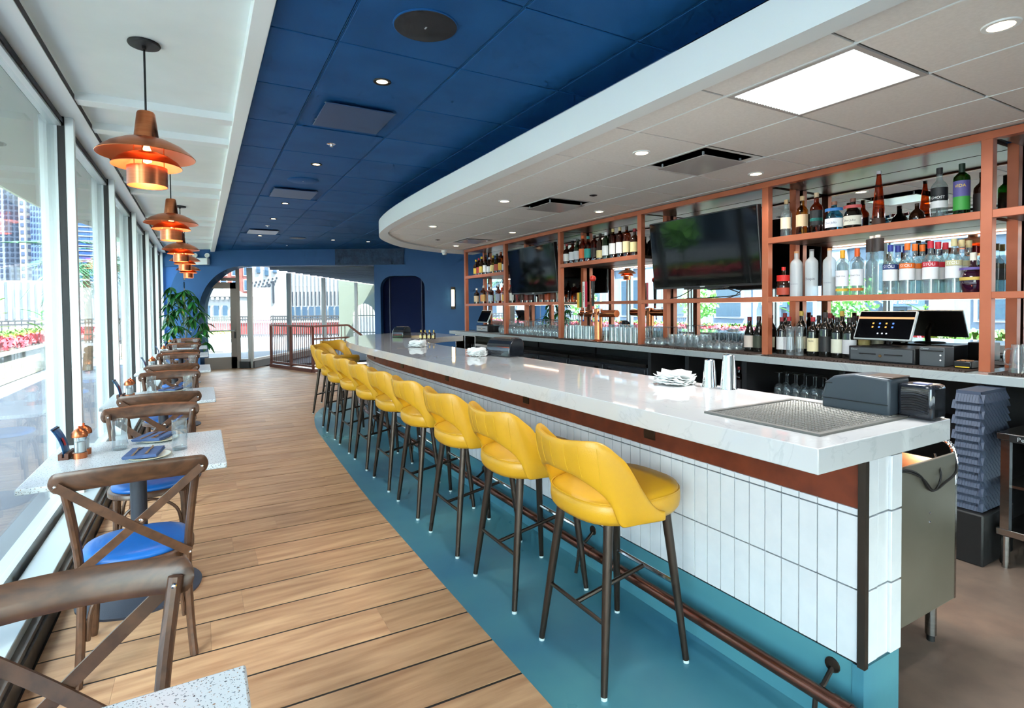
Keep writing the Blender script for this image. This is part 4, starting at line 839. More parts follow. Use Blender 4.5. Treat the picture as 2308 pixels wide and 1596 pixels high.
for k, (x, y) in enumerate([(3.414, 4.351), (3.368, 8.341)]):
    fixture('ceiling_socket', ['nearer', 'farther'][k] + ' small black round fitting in the white ceiling', 'fitting', (x, y, ZW), 'small black fittings in the white ceiling', [('disc', MB().lathe([(0.0001, -0.004), (0.036, -0.004), (0.04, 0.0)], 20), BLACK), ('hub', MB().lathe([(0.0001, -0.010), (0.012, -0.010), (0.014, -0.004)], 12), BLACK)])
lp = thing('ceiling_light_panel', 'square ribbed fluorescent light panel in the white ceiling', 'ceiling light', (2.755, 1.649, ZW))
pmn = MB()
for i in range(24): x0 = -0.285 + i * 0.02375; pmn.add([(x0, -0.305, 0.0), (x0 + 0.0119, -0.305, -0.006), (x0 + 0.0237, -0.305, 0.0), (x0, 0.305, 0.0), (x0 + 0.0119, 0.305, -0.006), (x0 + 0.0237, 0.305, 0.0)], [(0, 3, 4, 1), (1, 4, 5, 2)])
pmn.build('ribbed_lens', PANEL, lp, ang=10)
for a in ((-0.31, -0.285, -0.33, 0.33), (0.285, 0.31, -0.33, 0.33), (-0.285, 0.285, -0.33, -0.305), (-0.285, 0.285, 0.305, 0.33)): MB().box(a[0], a[1], a[2], a[3], -0.004, 0.006).build('frame_side', pm('panel_frame', (176, 172, 168), rough=0.5), lp)
pa = bpy.data.lights.new('panel_light', 'AREA'); pa.shape = 'RECTANGLE'; pa.size = 0.55; pa.size_y = 0.6; pa.energy = 25; pa.color = (0.95, 1.0, 1.0); pao = bpy.data.objects.new('panel_light', pa); C.objects.link(pao); pao.parent = lp; pao.location = (0, 0, -0.02)
dc = fixture('dome_camera', 'white dome security camera at the end of the white ceiling', 'camera', (4.04, 9.68, 2.60), None, [('mount', MB().lathe([(0.0001, 0), (0.06, 0), (0.062, -0.03), (0.05, -0.04), (0.0001, -0.04)], 24), WHITE), ('ball', MB().lathe([(0.04, -0.035), (0.046, -0.055), (0.036, -0.08), (0.0001, -0.092)], 20), WHITE), ('lens', MB().lathe([(0.0001, -0.0935), (0.018, -0.088), (0.022, -0.084)], 14), BLACK)])
# ================================================================ FAR END OBJECTS
def farthing(name, lab, cat, s, n_, z):
    p = WM @ Vector((s, -n_, z)); return thing(name, lab, cat, p, math.atan2(WU.y, WU.x))
em = farthing('emergency_light', 'white emergency light box with two round lamp heads', 'emergency light', 0.1, 0.05, 2.63)
MB().box(-0.19, 0.19, -0.12, 0.0, 0.0, 0.165).build('case', WHITE, em, bev=0.012)
for sx in (-0.15, 0.15):
    l_ = MB().lathe([(0.0001, 0), (0.058, 0.0), (0.06, 0.03), (0.03, 0.06), (0.0001, 0.065)], 20).xf(Matrix.Rotation(R(80), 4, 'X') @ Matrix.Rotation(R(180), 4, 'X')).build('lamp_head', WHITE, em, (sx, -0.06, 0.235)); MB().cyl((sx, -0.06), 0.01, 0.16, 0.2, 8).build('stem', WHITE, em)
    MB().lathe([(0.0001, -0.002), (0.042, -0.002)], 18).xf(Matrix.Rotation(R(80), 4, 'X') @ Matrix.Rotation(R(180), 4, 'X')).build('lens', CERAM, l_)
sc2 = farthing('wall_sconce', 'slim brass wall sconce glowing beside the alcove', 'sconce', 6.30, 0.0, 1.48)
MB().box(-0.05, 0.05, -0.04, 0, 0.0, 0.55).build('back_plate', pm('dark_bronze', (44, 36, 30), rough=0.4, metal=0.6), sc2, bev=0.004); MB().box(-0.035, 0.035, -0.12, -0.04, 0.07, 0.48).build('glow_bar', pm('warm_glow', (255, 226, 168), emit=2.6), sc2, bev=0.006)
for z in (0.03, 0.485): MB().box(-0.04, 0.04, -0.125, -0.035, z, z + 0.035).build('end_cap', M['dark_bronze'], sc2)
# stair railing
rl = thing('stair_railing', 'reddish brown metal railing around the stairwell', 'railing', (0, 0, 0)); RB = pm('railing_brown', (104, 62, 52), rough=0.45, metal=0.3)
Pa, Pb, Pc = Vector((1.60, 15.75, 0)), Vector((2.31, 13.68, 0)), Vector((4.3, 13.25, 0)); mid = Pa.lerp(Pb, 0.5); Pd = Pb.lerp(Pc, 0.40)
for p in (Pa, mid, Pb): MB().box(p.x - 0.028, p.x + 0.028, p.y - 0.028, p.y + 0.028, 0.0, 1.10).build('post', RB, rl)
for z in (1.10, 0.14): MB().bar((Pa.x, Pa.y, z), (Pb.x, Pb.y, z), 0.06, 0.045).build('rail', RB, rl)
MB().bar((Pa.x, Pa.y, 0.04), (Pb.x, Pb.y, 0.04), 0.10, 0.08).build('kerb', RB, rl); MB().bar((Pb.x, Pb.y, 0.04), (Pc.x, Pc.y, 0.04), 0.10, 0.08).build('kerb', RB, rl)
MB().bar((Pb.x, Pb.y, 1.10), (Pd.x, Pd.y, 1.12), 0.06, 0.045).build('rail', RB, rl); MB().bar((Pb.x, Pb.y, 0.80), (Pd.x, Pd.y, 0.82), 0.04, 0.04).build('rail', RB, rl); MB().bar((Pb.x, Pb.y, 0.14), (Pc.x, Pc.y, 0.14), 0.05, 0.04).build('rail', RB, rl)
Pe = Pb.lerp(Pc, 0.62); MB().bar((Pd.x, Pd.y, 1.12), (Pe.x, Pe.y, 0.74), 0.05, 0.05).build('hand_rail', RB, rl); MB().bar((Pd.x, Pd.y, 0.82), (Pe.x - 0.06, Pe.y, 0.55), 0.04, 0.04).build('hand_rail', RB, rl)
bm = MB().box(-0.0075, 0.0075, -0.0075, 0.0075, 0.14, 1.09).mesh('baluster'); bm.materials.append(RB)
for k in range(1, 22): p = Pa.lerp(Pb, k / 22); link(bm, 'baluster', None, rl, p)
for k in range(1, 10): p = Pb.lerp(Pd, k / 10); link(bm, 'baluster', None, rl, p)
# potted schefflera
pt_ = thing('potted_schefflera', 'large glossy umbrella plant standing before the blue arch', 'plant', (-0.33, 14.78, 0))
MB().lathe([(0.0001, 0), (0.15, 0), (0.2, 0.36), (0.185, 0.36), (0.17, 0.30), (0.0001, 0.30)], 24).build('pot', DARK, pt_)
LEAF = pm('leaf_green', (38, 118, 44), (20, 84, 34), scale=6, rough=0.28, rnd=0.35, coat=0.3); STM = pm('stem_green', (84, 104, 52), rough=0.6)
lf = MB(); rows_ = []
for i in range(8):
    t = i / 7; w = 0.045 * math.sin(math.pi * min(1, t * 0.93 + 0.05)) ** 0.8; rows_.append([(x_ * w, 0.30 * t, -0.10 * t * t + abs(x_) * 0.012 - 0.0) for x_ in (-1, -0.5, 0, 0.5, 1)])
lf.grid(rows_); lm = lf.mesh('leaf', 60); lm.materials.append(LEAF)
random.seed(5)
for k in range(26):
    z = 0.75 + 1.28 * (k / 25) ** 0.9; sp_ = 0.42 * (1 - 0.62 * (k / 25)) + 0.05; a_ = k * 2.4
    cx = max(-0.30, min(0.44, 0.06 - 0.12 * (k / 25) + sp_ * math.cos(a_))); cy_ = max(-0.45, min(0.28, sp_ * 0.8 * math.sin(a_)))
    MB().tube(spline([(cx * 0.15, cy_ * 0.1, max(0.3, z - 0.5)), (cx * 0.6, cy_ * 0.6, z - 0.12), (cx, cy_, z)], 4), 0.007, 5).build('stem', STM, pt_)
    for q in range(7):
        o = link(lm, 'leaf', None, pt_, (cx, cy_, z)); s_ = random.uniform(0.75, 1.05); o.scale = (s_, s_, s_); o.rotation_euler = (R(random.uniform(-50, -5)), R(random.uniform(-15, 15)), 2 * math.pi * q / 7 + random.uniform(-0.2, 0.2) + k)
# ================================================================ BOTTLES
PROF = {
 'bordeaux': [(0.0, 0), (1, 0.0), (1, 0.60), (0.95, 0.66), (0.60, 0.735), (0.38, 0.79), (0.36, 0.985)],
 'burgundy': [(0.0, 0), (1, 0.0), (1, 0.42), (0.92, 0.52), (0.66, 0.64), (0.42, 0.76), (0.36, 0.985)],
 'liquor': [(0.0, 0), (1, 0.0), (1, 0.58), (0.95, 0.635), (0.72, 0.695), (0.44, 0.74), (0.36, 0.78), (0.34, 0.96)],
 'slim': [(0.0, 0), (1, 0.0), (1, 0.70), (0.93, 0.75), (0.6, 0.80), (0.36, 0.83), (0.34, 0.97)],
 'taper': [(0.0, 0), (1, 0.0), (0.97, 0.12), (0.78, 0.45), (0.52, 0.74), (0.34, 0.9), (0.32, 0.96)],
 'tower': [(0.0, 0), (0.9, 0.0), (0.95, 0.3), (1, 0.66), (0.80, 0.78), (0.42, 0.97), (0.40, 0.985)],
 'squat': [(0.0, 0), (0.8, 0.0), (1, 0.14), (1, 0.40), (0.85, 0.56), (0.5, 0.68), (0.30, 0.74), (0.27, 0.96)],
 'globe': [(0.0, 0), (0.72, 0.0), (0.98, 0.16), (1, 0.32), (0.8, 0.50), (0.42, 0.62), (0.24, 0.68), (0.24, 0.95)],
}
def tg(nm, c): return glass('bottle_' + nm, c, gloss=0.5, f0=0.08, rough=0.02, milky=0.0)
GB = {'clear': glass('bottle_clear', (226, 236, 236), gloss=0.6, f0=0.10, rough=0.02, milky=0.06), 'amber': tg('amber', (196, 104, 34)), 'whisky': tg('whisky', (150, 66, 22)), 'gold': tg('gold', (226, 180, 92)), 'orange': tg('orange', (214, 110, 22)),
      'green': tg('green', (40, 150, 50)), 'dark': pm('dark_bottle', (20, 20, 18), rough=0.08, coat=0.4), 'brown': pm('brown_bottle', (40, 20, 10), rough=0.08, coat=0.4), 'frost': FROST, 'blue': tg('blue', (130, 200, 225)), 'deepgreen': pm('deep_green_bottle', (16, 34, 18), rough=0.08, coat=0.4), 'purple': pm('purple_bottle', (40, 12, 34), rough=0.1, coat=0.4)}
def flat(c): return pm('label_%d_%d_%d' % c, c, rough=0.55)
_bm = {}
def lathe_mesh(key, name, prof, n, m_, a0=0, a1=360, sy=1.0):
    if key not in _bm:
        me = MB().lathe(prof, n, a0=a0, a1=a1, sy=sy).mesh(name, 50); me.materials.append(m_); _bm[key] = me
    return _bm[key]
BK = [0]
def bottle(lab, grp, loc, kind, h, r, gk, cap=(30, 30, 30), lbl=None, lz=(0.16, 0.46), txt=None, tcol=(40, 40, 40), rz=0.0, lbl2=None, tz=None, ts=0.5, caph=0.12, sy=1.0):
    t = thing('wine_bottle' if grp.startswith('wine') else 'liquor_bottle', lab, 'bottle', loc, rz, grp)
    link(lathe_mesh(('b', kind, h, r, gk, sy), 'glass_body', [(max(0.0001, a * r), b * h) for a, b in PROF[kind]] + [(0.0001, PROF[kind][-1][1] * h)], 20, GB[gk], sy=sy), 'glass_body', None, t)
    cr_ = PROF[kind][-1][0] * r * 1.12
    link(lathe_mesh(('c', h, round(cr_, 4), cap, caph), 'cap', [(cr_, h * (1 - caph)), (cr_, h * 0.995), (0.0001, h)], 14, flat(cap)), 'cap', None, t)
    for L, (z0, z1) in ((lbl, lz), (lbl2 and lbl2[0], lbl2 and lbl2[1:] or (0, 0))):
        if L: link(lathe_mesh(('l', r, h, L, z0, z1, sy), 'label', [(r * 1.012, z0 * h), (r * 1.012, z1 * h)], 14, flat(L), 95, 265, sy=sy), 'label', None, t)
    if txt:
        zz = tz if tz is not None else (lz[0] + lz[1]) / 2
        text(txt, r * ts, flat(tcol), t, (0, 0, zz * h), R(-90), bend=r * 1.02)
    return t
U, L1_, XS = 2.112, 1.588, 4.53
def rr(): return R(random.uniform(-8, 22))
G1 = 'bottles on the upper right shelf'; G2 = 'bottles on the lower right shelf'; random.seed(21)
bottle('clear tequila bottle with pale label, leftmost on the upper right shelf', G1, (XS, 3.036, U), 'liquor', 0.335, 0.046, 'clear', (206, 176, 132), (224, 208, 180), (0.22, 0.52), rz=rr())
bottle('pale gold tequila bottle with tan label on the upper right shelf', G1, (XS, 2.888, U), 'liquor', 0.34, 0.048, 'gold', (206, 176, 132), (214, 184, 146), (0.22, 0.52), rz=rr())
bottle('amber tequila bottle with black label and teal emblem on upper shelf', G1, (XS, 2.762, U), 'liquor', 0.345, 0.050, 'amber', (206, 182, 150), (20, 22, 26), (0.2, 0.56), rz=rr(), lbl2=((40, 150, 140), 0.30, 0.37))
bottle('squat pale blue tequila bottle with oval white label', G1, (XS, 2.612, U), 'squat', 0.245, 0.068, 'blue', (150, 104, 84), (232, 236, 240), (0.12, 0.42), 'Don Julio', (40, 60, 130), R(5), ts=0.36, lbl2=((60, 130, 200), 0.66, 0.76), sy=1.0)
bottle('squat dark tequila bottle with oval cream label', G1, (XS, 2.464, U), 'squat', 0.245, 0.066, 'dark', (120, 74, 60), (226, 222, 206), (0.12, 0.42), 'Don Julio', (40, 40, 40), R(5), ts=0.36, lbl2=((196, 84, 84), 0.66, 0.76))
bottle('very tall tapering amber bottle with chrome stopper', G1, (XS, 2.274, U), 'taper', 0.42, 0.045, 'orange', (196, 196, 200), (60, 30, 16), (0.03, 0.14), rz=rr(), caph=0.06)
bottle('small dark bottle standing behind the tall amber bottle', G1, (4.72, 2.10, U), 'squat', 0.16, 0.05, 'brown', (60, 44, 36), None, rz=rr())
bottle('clear bottle with black label reading GHOST', G1, (XS, 1.878, U), 'liquor', 0.355, 0.050, 'clear', (26, 26, 28), (24, 26, 30), (0.34, 0.60), 'GHOST', (236, 236, 236), R(10), ts=0.52, lbl2=((216, 216, 218), 0.20, 0.335), tz=0.40)
bottle('green mezcal bottle with purple and green label reading VIDA', G1, (XS, 1.748, U), 'slim', 0.355, 0.047, 'green', (16, 44, 30), (64, 158, 66), (0.10, 0.36), 'VIDA', (240, 206, 60), R(10), ts=0.62, lbl2=((92, 88, 150), 0.36, 0.66), tz=0.56, caph=0.2)
bottle('dark bottle hiding beside the copper post on the upper shelf', G1, (4.62, 1.665, U), 'liquor', 0.29, 0.05, 'brown', (30, 26, 24), (44, 36, 34), (0.08, 0.5), rz=rr())
bottle('green bottle with dark neck right of the near copper post', G1, (4.6, 1.30, U), 'slim', 0.33, 0.047, 'green', (20, 30, 24), (24, 40, 28), (0.05, 0.5), rz=rr(), caph=0.2)
# lower right shelf
bottle('short dark liqueur bottle with red ribbon and wax top', G2, (XS, 3.06, L1_), 'squat', 0.265, 0.056, 'brown', (206, 36, 32), (176, 70, 50), (0.06, 0.30), rz=rr(), lbl2=((208, 34, 30), 0.52, 0.72))
bottle('frosted vodka bottle etched with bare trees, left of pair', G2, (XS, 2.94, L1_), 'slim', 0.395, 0.049, 'frost', (190, 140, 96), None, txt='BELVEDERE', tcol=(110, 116, 122), tz=0.27, ts=0.27, rz=R(8), caph=0.05)
bottle('frosted vodka bottle with cursive black Chopin script', G2, (XS, 2.802, L1_), 'slim', 0.40, 0.049, 'frost', (96, 98, 102), None, txt='Chopin', tcol=(26, 26, 28), tz=0.36, ts=0.62, rz=R(8), caph=0.05)
bottle('frosted vodka bottle etched with bare trees, right of pair', G2, (4.56, 2.667, L1_), 'slim', 0.395, 0.049, 'frost', (190, 140, 96), None, txt='BELVEDERE', tcol=(110, 116, 122), tz=0.27, ts=0.27, rz=R(8), caph=0.05)
bottle('clear vodka bottle with yellow cap and white citrus label', G2, (XS, 2.544, L1_), 'slim', 0.365, 0.048, 'clear', (236, 170, 40), (226, 228, 236), (0.20, 0.55), 'Ketel One', (36, 30, 40), R(8), lbl2=((214, 176, 60), 0.09, 0.15), tz=0.42, ts=0.36, caph=0.18)
bottle('clear vodka bottle with orange cap and white fruit label', G2, (XS, 2.43, L1_), 'slim', 0.37, 0.048, 'clear', (226, 96, 34), (226, 228, 236), (0.20, 0.55), 'Ketel One', (36, 30, 40), R(8), lbl2=((206, 120, 60), 0.09, 0.15), tz=0.42, ts=0.36, caph=0.18)
for k, y in enumerate((2.318, 2.262)): bottle('tall flaring clear vodka bottle, %s of two dark necked ones' % ['left', 'right'][k], G2, (XS - 0.03 * k, y, L1_), 'tower', 0.455, 0.042, 'clear', (200, 200, 204), None, txt='elit' if k == 0 else None, tcol=(120, 126, 132), tz=0.3, ts=0.7, rz=R(10), caph=0.05, lbl2=((52, 44, 42), 0.72, 0.94))
fl = [('blue', (44, 62, 150), (34, 54, 112), 2.175), ('orange', (236, 120, 40), (222, 108, 34), 2.062), ('red', (196, 40, 60), (190, 34, 52), 1.915), ('cream', (206, 196, 150), (196, 190, 150), 1.776)]
for nm, cc, lc, y in fl:
    for q, wd in enumerate(('front', 'middle', 'rear')):
        bottle('%s capped flavoured vodka bottle, %s of its file on the lower right shelf' % (nm, wd), G2, (4.50 + 0.105 * q, y - 0.002 * q, L1_), 'liquor', 0.37, 0.048, 'clear', cc, lc, (0.50, 0.60), 'STOLI' if q == 0 else None, (240, 240, 240), R(12), lbl2=((222, 224, 228), 0.27, 0.495), ts=0.62, caph=0.14)
bottle('round dark liqueur bottle with gold band and purple collar', G2, (4.48, 1.66, L1_), 'globe', 0.265, 0.072, 'purple', (226, 222, 210), (196, 168, 80), (0.30, 0.38), rz=0, lbl2=((96, 80, 150), 0.56, 0.62), caph=0.2)
# middle bay upper shelf
G3 = 'bottles on the middle upper shelf'
mid_ = [(6.339, 'brown', (140, 30, 34), (232, 228, 224), 'dark bottle with red cap and round white label', 'liquor', .285), (6.201, 'whisky', (24, 24, 26), (214, 216, 220), 'whisky bottle with black cap and pale label', 'liquor', .315), (6.088, 'deepgreen', (26, 40, 28), (206, 210, 216), 'green necked bottle with pale label', 'liquor', .325), (5.968, 'amber', (232, 104, 48), (236, 112, 52), 'amber bottle with orange cap and orange label', 'liquor', .36), (5.851, 'amber', (36, 140, 136), (44, 160, 150), 'amber bottle with teal cap and teal label', 'liquor', .34), (5.719, 'whisky', (24, 22, 22), (44, 36, 34), 'square looking whisky bottle with slanted dark label', 'slim', .335), (5.60, 'brown', (40, 30, 26), (214, 196, 142), 'dark bottle with small cream label', 'bordeaux', .345), (5.484, 'deepgreen', (226, 228, 226), (222, 226, 224), 'green bottle with white cap and white label', 'slim', .345), (5.346, 'whisky', (206, 184, 130), (226, 224, 220), 'whisky bottle with cork top and white label, left of two', 'slim', .375), (5.217, 'whisky', (206, 184, 130), (228, 226, 222), 'whisky bottle with cork top and white label, right of two', 'slim', .375), (5.092, 'amber', (40, 36, 34), (224, 208, 160), 'tall amber bottle with cream label and black cap', 'slim', .37), (4.952, 'brown', (156, 34, 46), (222, 206, 150), 'dark bottle with red cap and wide cream label', 'liquor', .325)]
for y, gk, cc, lc, nm, kd, h in mid_: bottle(nm + ' on the middle shelf', G3, (4.50, y, U), kd, h, 0.049 if kd != 'liquor' else 0.054, gk, cc, lc, (0.14, 0.50) if kd != 'bordeaux' else (0.08, 0.36), rz=rr())
# far bay
G4, G5 = 'bottles on the far upper shelf', 'bottles on the far lower shelf'
fu = [(9.302, 'brown', (236, 196, 40), (206, 176, 60)), (9.18, 'whisky', (190, 40, 50), (150, 40, 40)), (9.065, 'brown', (236, 196, 40), (196, 166, 70)), (8.904, 'whisky', (40, 34, 30), (222, 224, 226)), (8.756, 'whisky', (200, 200, 204), (214, 216, 220)), (8.619, 'gold', (226, 196, 80), (226, 208, 140)), (8.468, 'deepgreen', (22, 30, 24), (180, 80, 60)), (8.322, 'amber', (150, 90, 50), (226, 176, 60)), (8.19, 'whisky', (150, 60, 50), (206, 206, 206))]
for k, (y, gk, cc, lc) in enumerate(fu): bottle('%s bottle from the left on the far upper shelf' % ORD[k], G4, (4.52, y, U), ['liquor', 'slim', 'bordeaux'][k % 3], 0.30 + 0.02 * (k % 4), 0.052, gk, cc, lc, (0.12, 0.46), rz=rr())
fl2 = [(9.289, 'whisky', (210, 210, 214), (206, 184, 150)), (9.122, 'whisky', (60, 50, 44), (232, 110, 80)), (9.0, 'amber', (200, 198, 190), (206, 160, 90)), (8.861, 'amber', (210, 210, 214), (150, 110, 90)), (8.704, 'whisky', (208, 206, 200), (170, 186, 206)), (8.56, 'clear', (40, 40, 44), (150, 176, 70)), (8.435, 'whisky', (204, 206, 210), (150, 160, 180)), (8.325, 'amber', (208, 206, 200), (206, 214, 220)), (8.2, 'orange', (216, 120, 60), (226, 170, 80)), (8.071, 'whisky', (200, 60, 50), (96, 40, 36)), (7.93, 'brown', (206, 206, 206), (206, 206, 200)), (7.80, 'whisky', (190, 188, 180), (60, 40, 34)), (7.66, 'amber', (60, 40, 34), (130, 50, 36)), (7.52, 'whisky', (60, 40, 34), (90, 40, 30)), (7.36, 'whisky', (60, 40, 34), None), (7.2, 'amber', (60, 40, 34), (120, 60, 40)), (7.04, 'orange', (200, 190, 170), (190, 80, 40)), (6.88, 'whisky', (60, 40, 34), (120, 60, 40)), (6.70, 'amber', (220, 210, 190), (206, 190, 160))]
for k, (y, gk, cc, lc) in enumerate(fl2): bottle('%s bottle from the left on the far lower shelf' % ORD[k], G5, (4.64 if y < 7.86 else 4.52 + 0.05 * (k % 2), y, L1_), ['liquor', 'slim', 'liquor'][k % 3], 0.29 + 0.018 * (k % 4), 0.053, gk, cc, lc, (0.12, 0.50), rz=rr())
# wine on the back counter
G6 = 'wine bottles on the back counter'; Zc = 1.076
wn_ = [(3.423, 'burgundy', (96, 26, 34), (206, 190, 180), 'burgundy wine bottle with pink grey label beside the glasses', .33, .05), (3.322, 'burgundy', (60, 40, 40), (60, 64, 50), 'burgundy wine bottle with dark label beside the glasses', .335, .052), (3.235, 'bordeaux', (60, 30, 34), (214, 206, 184), 'wine bottle with cream label left of the copper post', .335, .044), (3.09, 'bordeaux', (130, 34, 44), (206, 208, 210), 'red capsule wine bottle with grey label right of the post', .33, .044), (3.02, 'bordeaux', (150, 30, 42), (200, 202, 206), 'red capsule wine bottle next to the glass carafes', .335, .044),
       (2.80, 'bordeaux', (156, 34, 46), (220, 208, 168), 'wine bottle with cream label reading PRIME letters', .335, .046), (2.695, 'bordeaux', (36, 30, 34), (34, 34, 36), 'tall wine bottle with plain black label', .375, .048), (2.595, 'bordeaux', (34, 30, 34), (206, 206, 190), 'wine bottle with landscape etching label', .335, .045), (2.495, 'bordeaux', (40, 36, 38), (190, 192, 196), 'wine bottle with silver label beside the cash drawer', .335, .052), (2.41, 'bordeaux', (58, 70, 60), (170, 150, 90), 'green capsule wine bottle behind the screen', .345, .044)]
for y, kd, cc, lc, nm, h, r in wn_: bottle(nm.replace(' reading PRIME letters', ' and dark letters'), G6, (4.55 if y > 2.45 else 4.6, y, Zc), kd, h, r, 'dark', cc, lc, (0.12, 0.46), 'PRIMI' if 'PRIME' in nm else None, (50, 44, 40), R(8), ts=0.42, tz=0.38)
for k, y in enumerate((3.30, 3.16, 3.0, 2.84, 2.74, 2.64, 2.54, 2.44, 2.36)): bottle('rear row wine bottle against the mirror, %s from left' % ORD[k], 'wine bottles in the rear row', (4.70, y, Zc), 'bordeaux', 0.345 + 0.02 * (k % 3), 0.044, 'dark', [(40, 34, 36), (130, 34, 44), (206, 180, 90)][k % 3], (190, 184, 160), (0.12, 0.4), rz=rr())
# ================================================================ GLASSWARE ON THE BACK COUNTER (standing on their rims)
def gproto(name, kind):
    t = thing(name, 'x', 'glass')
    if kind == 'wine': MB().lathe([(0.036, 0.0), (0.043, 0.05), (0.042, 0.085), (0.028, 0.115), (0.006, 0.125)], 16).build('bowl', CLEAR, t); MB().lathe([(0.006, 0.125), (0.0045, 0.15), (0.0045, 0.20), (0.008, 0.212)], 8).build('stem', CLEAR, t); MB().lathe([(0.008, 0.212), (0.036, 0.218), (0.037, 0.221), (0.0001, 0.222)], 18).build('foot', CLEAR, t)
    elif kind == 'coupe': MB().lathe([(0.05, 0.0), (0.052, 0.03), (0.042, 0.06), (0.02, 0.078), (0.006, 0.084)], 16).build('bowl', CLEAR, t); MB().lathe([(0.006, 0.084), (0.0045, 0.10), (0.0045, 0.18), (0.008, 0.192)], 8).build('stem', CLEAR, t); MB().lathe([(0.008, 0.192), (0.036, 0.198), (0.037, 0.201), (0.0001, 0.202)], 18).build('foot', CLEAR, t)
    elif kind == 'flute': MB().lathe([(0.024, 0.0), (0.027, 0.06), (0.022, 0.12), (0.007, 0.15)], 12).build('bowl', CLEAR, t); MB().lathe([(0.007, 0.15), (0.0045, 0.165), (0.0045, 0.205), (0.008, 0.214)], 8).build('stem', CLEAR, t); MB().lathe([(0.008, 0.214), (0.032, 0.219), (0.033, 0.222), (0.0001, 0.223)], 16).build('foot', CLEAR, t)
    elif kind == 'pint': MB().lathe([(0.043, 0.0), (0.041, 0.03), (0.031, 0.165)], 16).build('wall', CLEAR, t); MB().lathe([(0.031, 0.165), (0.0305, 0.176), (0.0001, 0.178), ], 16).build('base', CLEAR, t)
    else: MB().lathe([(0.040, 0.0), (0.041, 0.05), (0.040, 0.115)], 16).build('wall', CLEAR, t); MB().lathe([(0.040, 0.115), (0.039, 0.13), (0.0001, 0.132)], 16).build('base', CLEAR, t)
    return t
secs = [('wine', 'wine_glass', 8.25, 7.45, 0.092, 'upturned wine glass beside the small register', 0), ('flute', 'champagne_flute', 7.38, 6.98, 0.07, 'upturned champagne flute under far television', 0), ('wine', 'wine_glass', 6.92, 6.48, 0.09, 'upturned wine glass left of tap bay post', 0),
        ('pint', 'pint_glass', 6.32, 5.74, 0.088, 'upturned pint glass left of beer taps', 0), ('pint', 'pint_glass', 5.44, 4.84, 0.088, 'upturned pint glass right of beer taps', 0), ('coupe', 'cocktail_glass', 4.70, 4.40, 0.105, 'upturned cocktail glass beyond tap bay post', 0), ('tumbler', 'tumbler', 4.33, 3.98, 0.084, 'upturned tumbler under large television', 0), ('coupe', 'cocktail_glass', 3.92, 3.52, 0.105, 'upturned cocktail glass beside the wine', 0)]
for kd, nm, ya, yb, st_, lab, _ in secs:
    pr = None; n_ = int((ya - yb) / st_) + 1
    for i in range(n_):
        for q in range(3):
            loc = (4.47 + q * st_ * 0.92 + (0.01 if i % 2 else 0), ya - i * st_ - 0.015 * (q % 2), 1.0765)
            lb = '%s, %s from left in the %s row' % (lab, ORD[i], ['front', 'middle', 'rear'][q])
            if pr is None: pr = gproto(nm, kd); pr.location = loc; pr['label'] = lb; pr['group'] = lab
            else: copy_tree(pr, None, loc, 0, lb)
# carafes among the wine
for k, (x, y) in enumerate([(4.47, 2.955), (4.49, 2.885)]):
    t = thing('glass_carafe', 'tall flared glass carafe among the wine, %s of two' % ['left', 'right'][k], 'carafe', (x, y, 1.0765), group='glass carafes'); MB().lathe([(0.034, 0.002), (0.036, 0.06), (0.030, 0.15), (0.034, 0.21), (0.045, 0.25)], 18).build('body', CLEAR, t); MB().lathe([(0.0001, 0.0), (0.036, 0.0), (0.036, 0.01), (0.0001, 0.012)], 18).build('base', CLEAR, t)
# beer mugs at the right edge
mg = gproto('beer_mug', 'pint'); MB().tube(spline([(-0.032, 0, 0.15), (-0.07, 0.0, 0.14), (-0.07, 0, 0.06), (-0.037, 0, 0.05)], 6), 0.006, 8).build('handle', CLEAR, mg)
for k, (x, y) in enumerate([(4.46, 1.42), (4.46, 1.30), (4.56, 1.40), (4.56, 1.28)]):
    lab = ['left front', 'right front', 'left rear', 'right rear'][k] + ' upturned beer mug at the right edge'
    if k == 0: mg.location = (x, y, 1.0765); mg['label'] = lab; mg['group'] = 'beer mugs'; mg.rotation_euler.z = R(-40)
    else: copy_tree(mg, None, (x, y, 1.0765), R(-40), lab)
# stemware inside the open cabinet
random.seed(9)
cg = gproto('wine_glass', 'wine'); k = 0
for i in range(6):
    for q in range(2):
        loc = (4.50 + 0.10 * q, 3.08 - 0.085 * i, 0.6905)
        lb = 'upturned wine glass inside the dark open cabinet, %s from left in the %s row' % (ORD[i], ['front', 'rear'][q])
        if k == 0: cg.location = loc; cg['label'] = lb; cg['group'] = 'wine glasses in the open cabinet'
        else: copy_tree(cg, None, loc, 0, lb)
        k += 1
for k, y in enumerate((3.46, 3.37)): bottle('black bitters bottle with red top in the open cabinet, %s' % ['left', 'right'][k], 'bottles in the open cabinet', (4.45, y, 0.6905), 'liquor', 0.24, 0.04, 'dark', (150, 40, 46), (40, 40, 44), (0.1, 0.5), 'BOLAS' if k else None, (176, 160, 60), 0, ts=0.5)
for k, y in enumerate((9.30, 9.38, 9.46)): bottle('dark small bottle in the far end cabinet, %s of three' % ['left', 'middle', 'right'][2 - k], 'bottles in the far cabinet', (4.45, y, 0.581), 'liquor', 0.25, 0.035, 'dark', (90, 90, 96), (60, 60, 66), (0.1, 0.5))
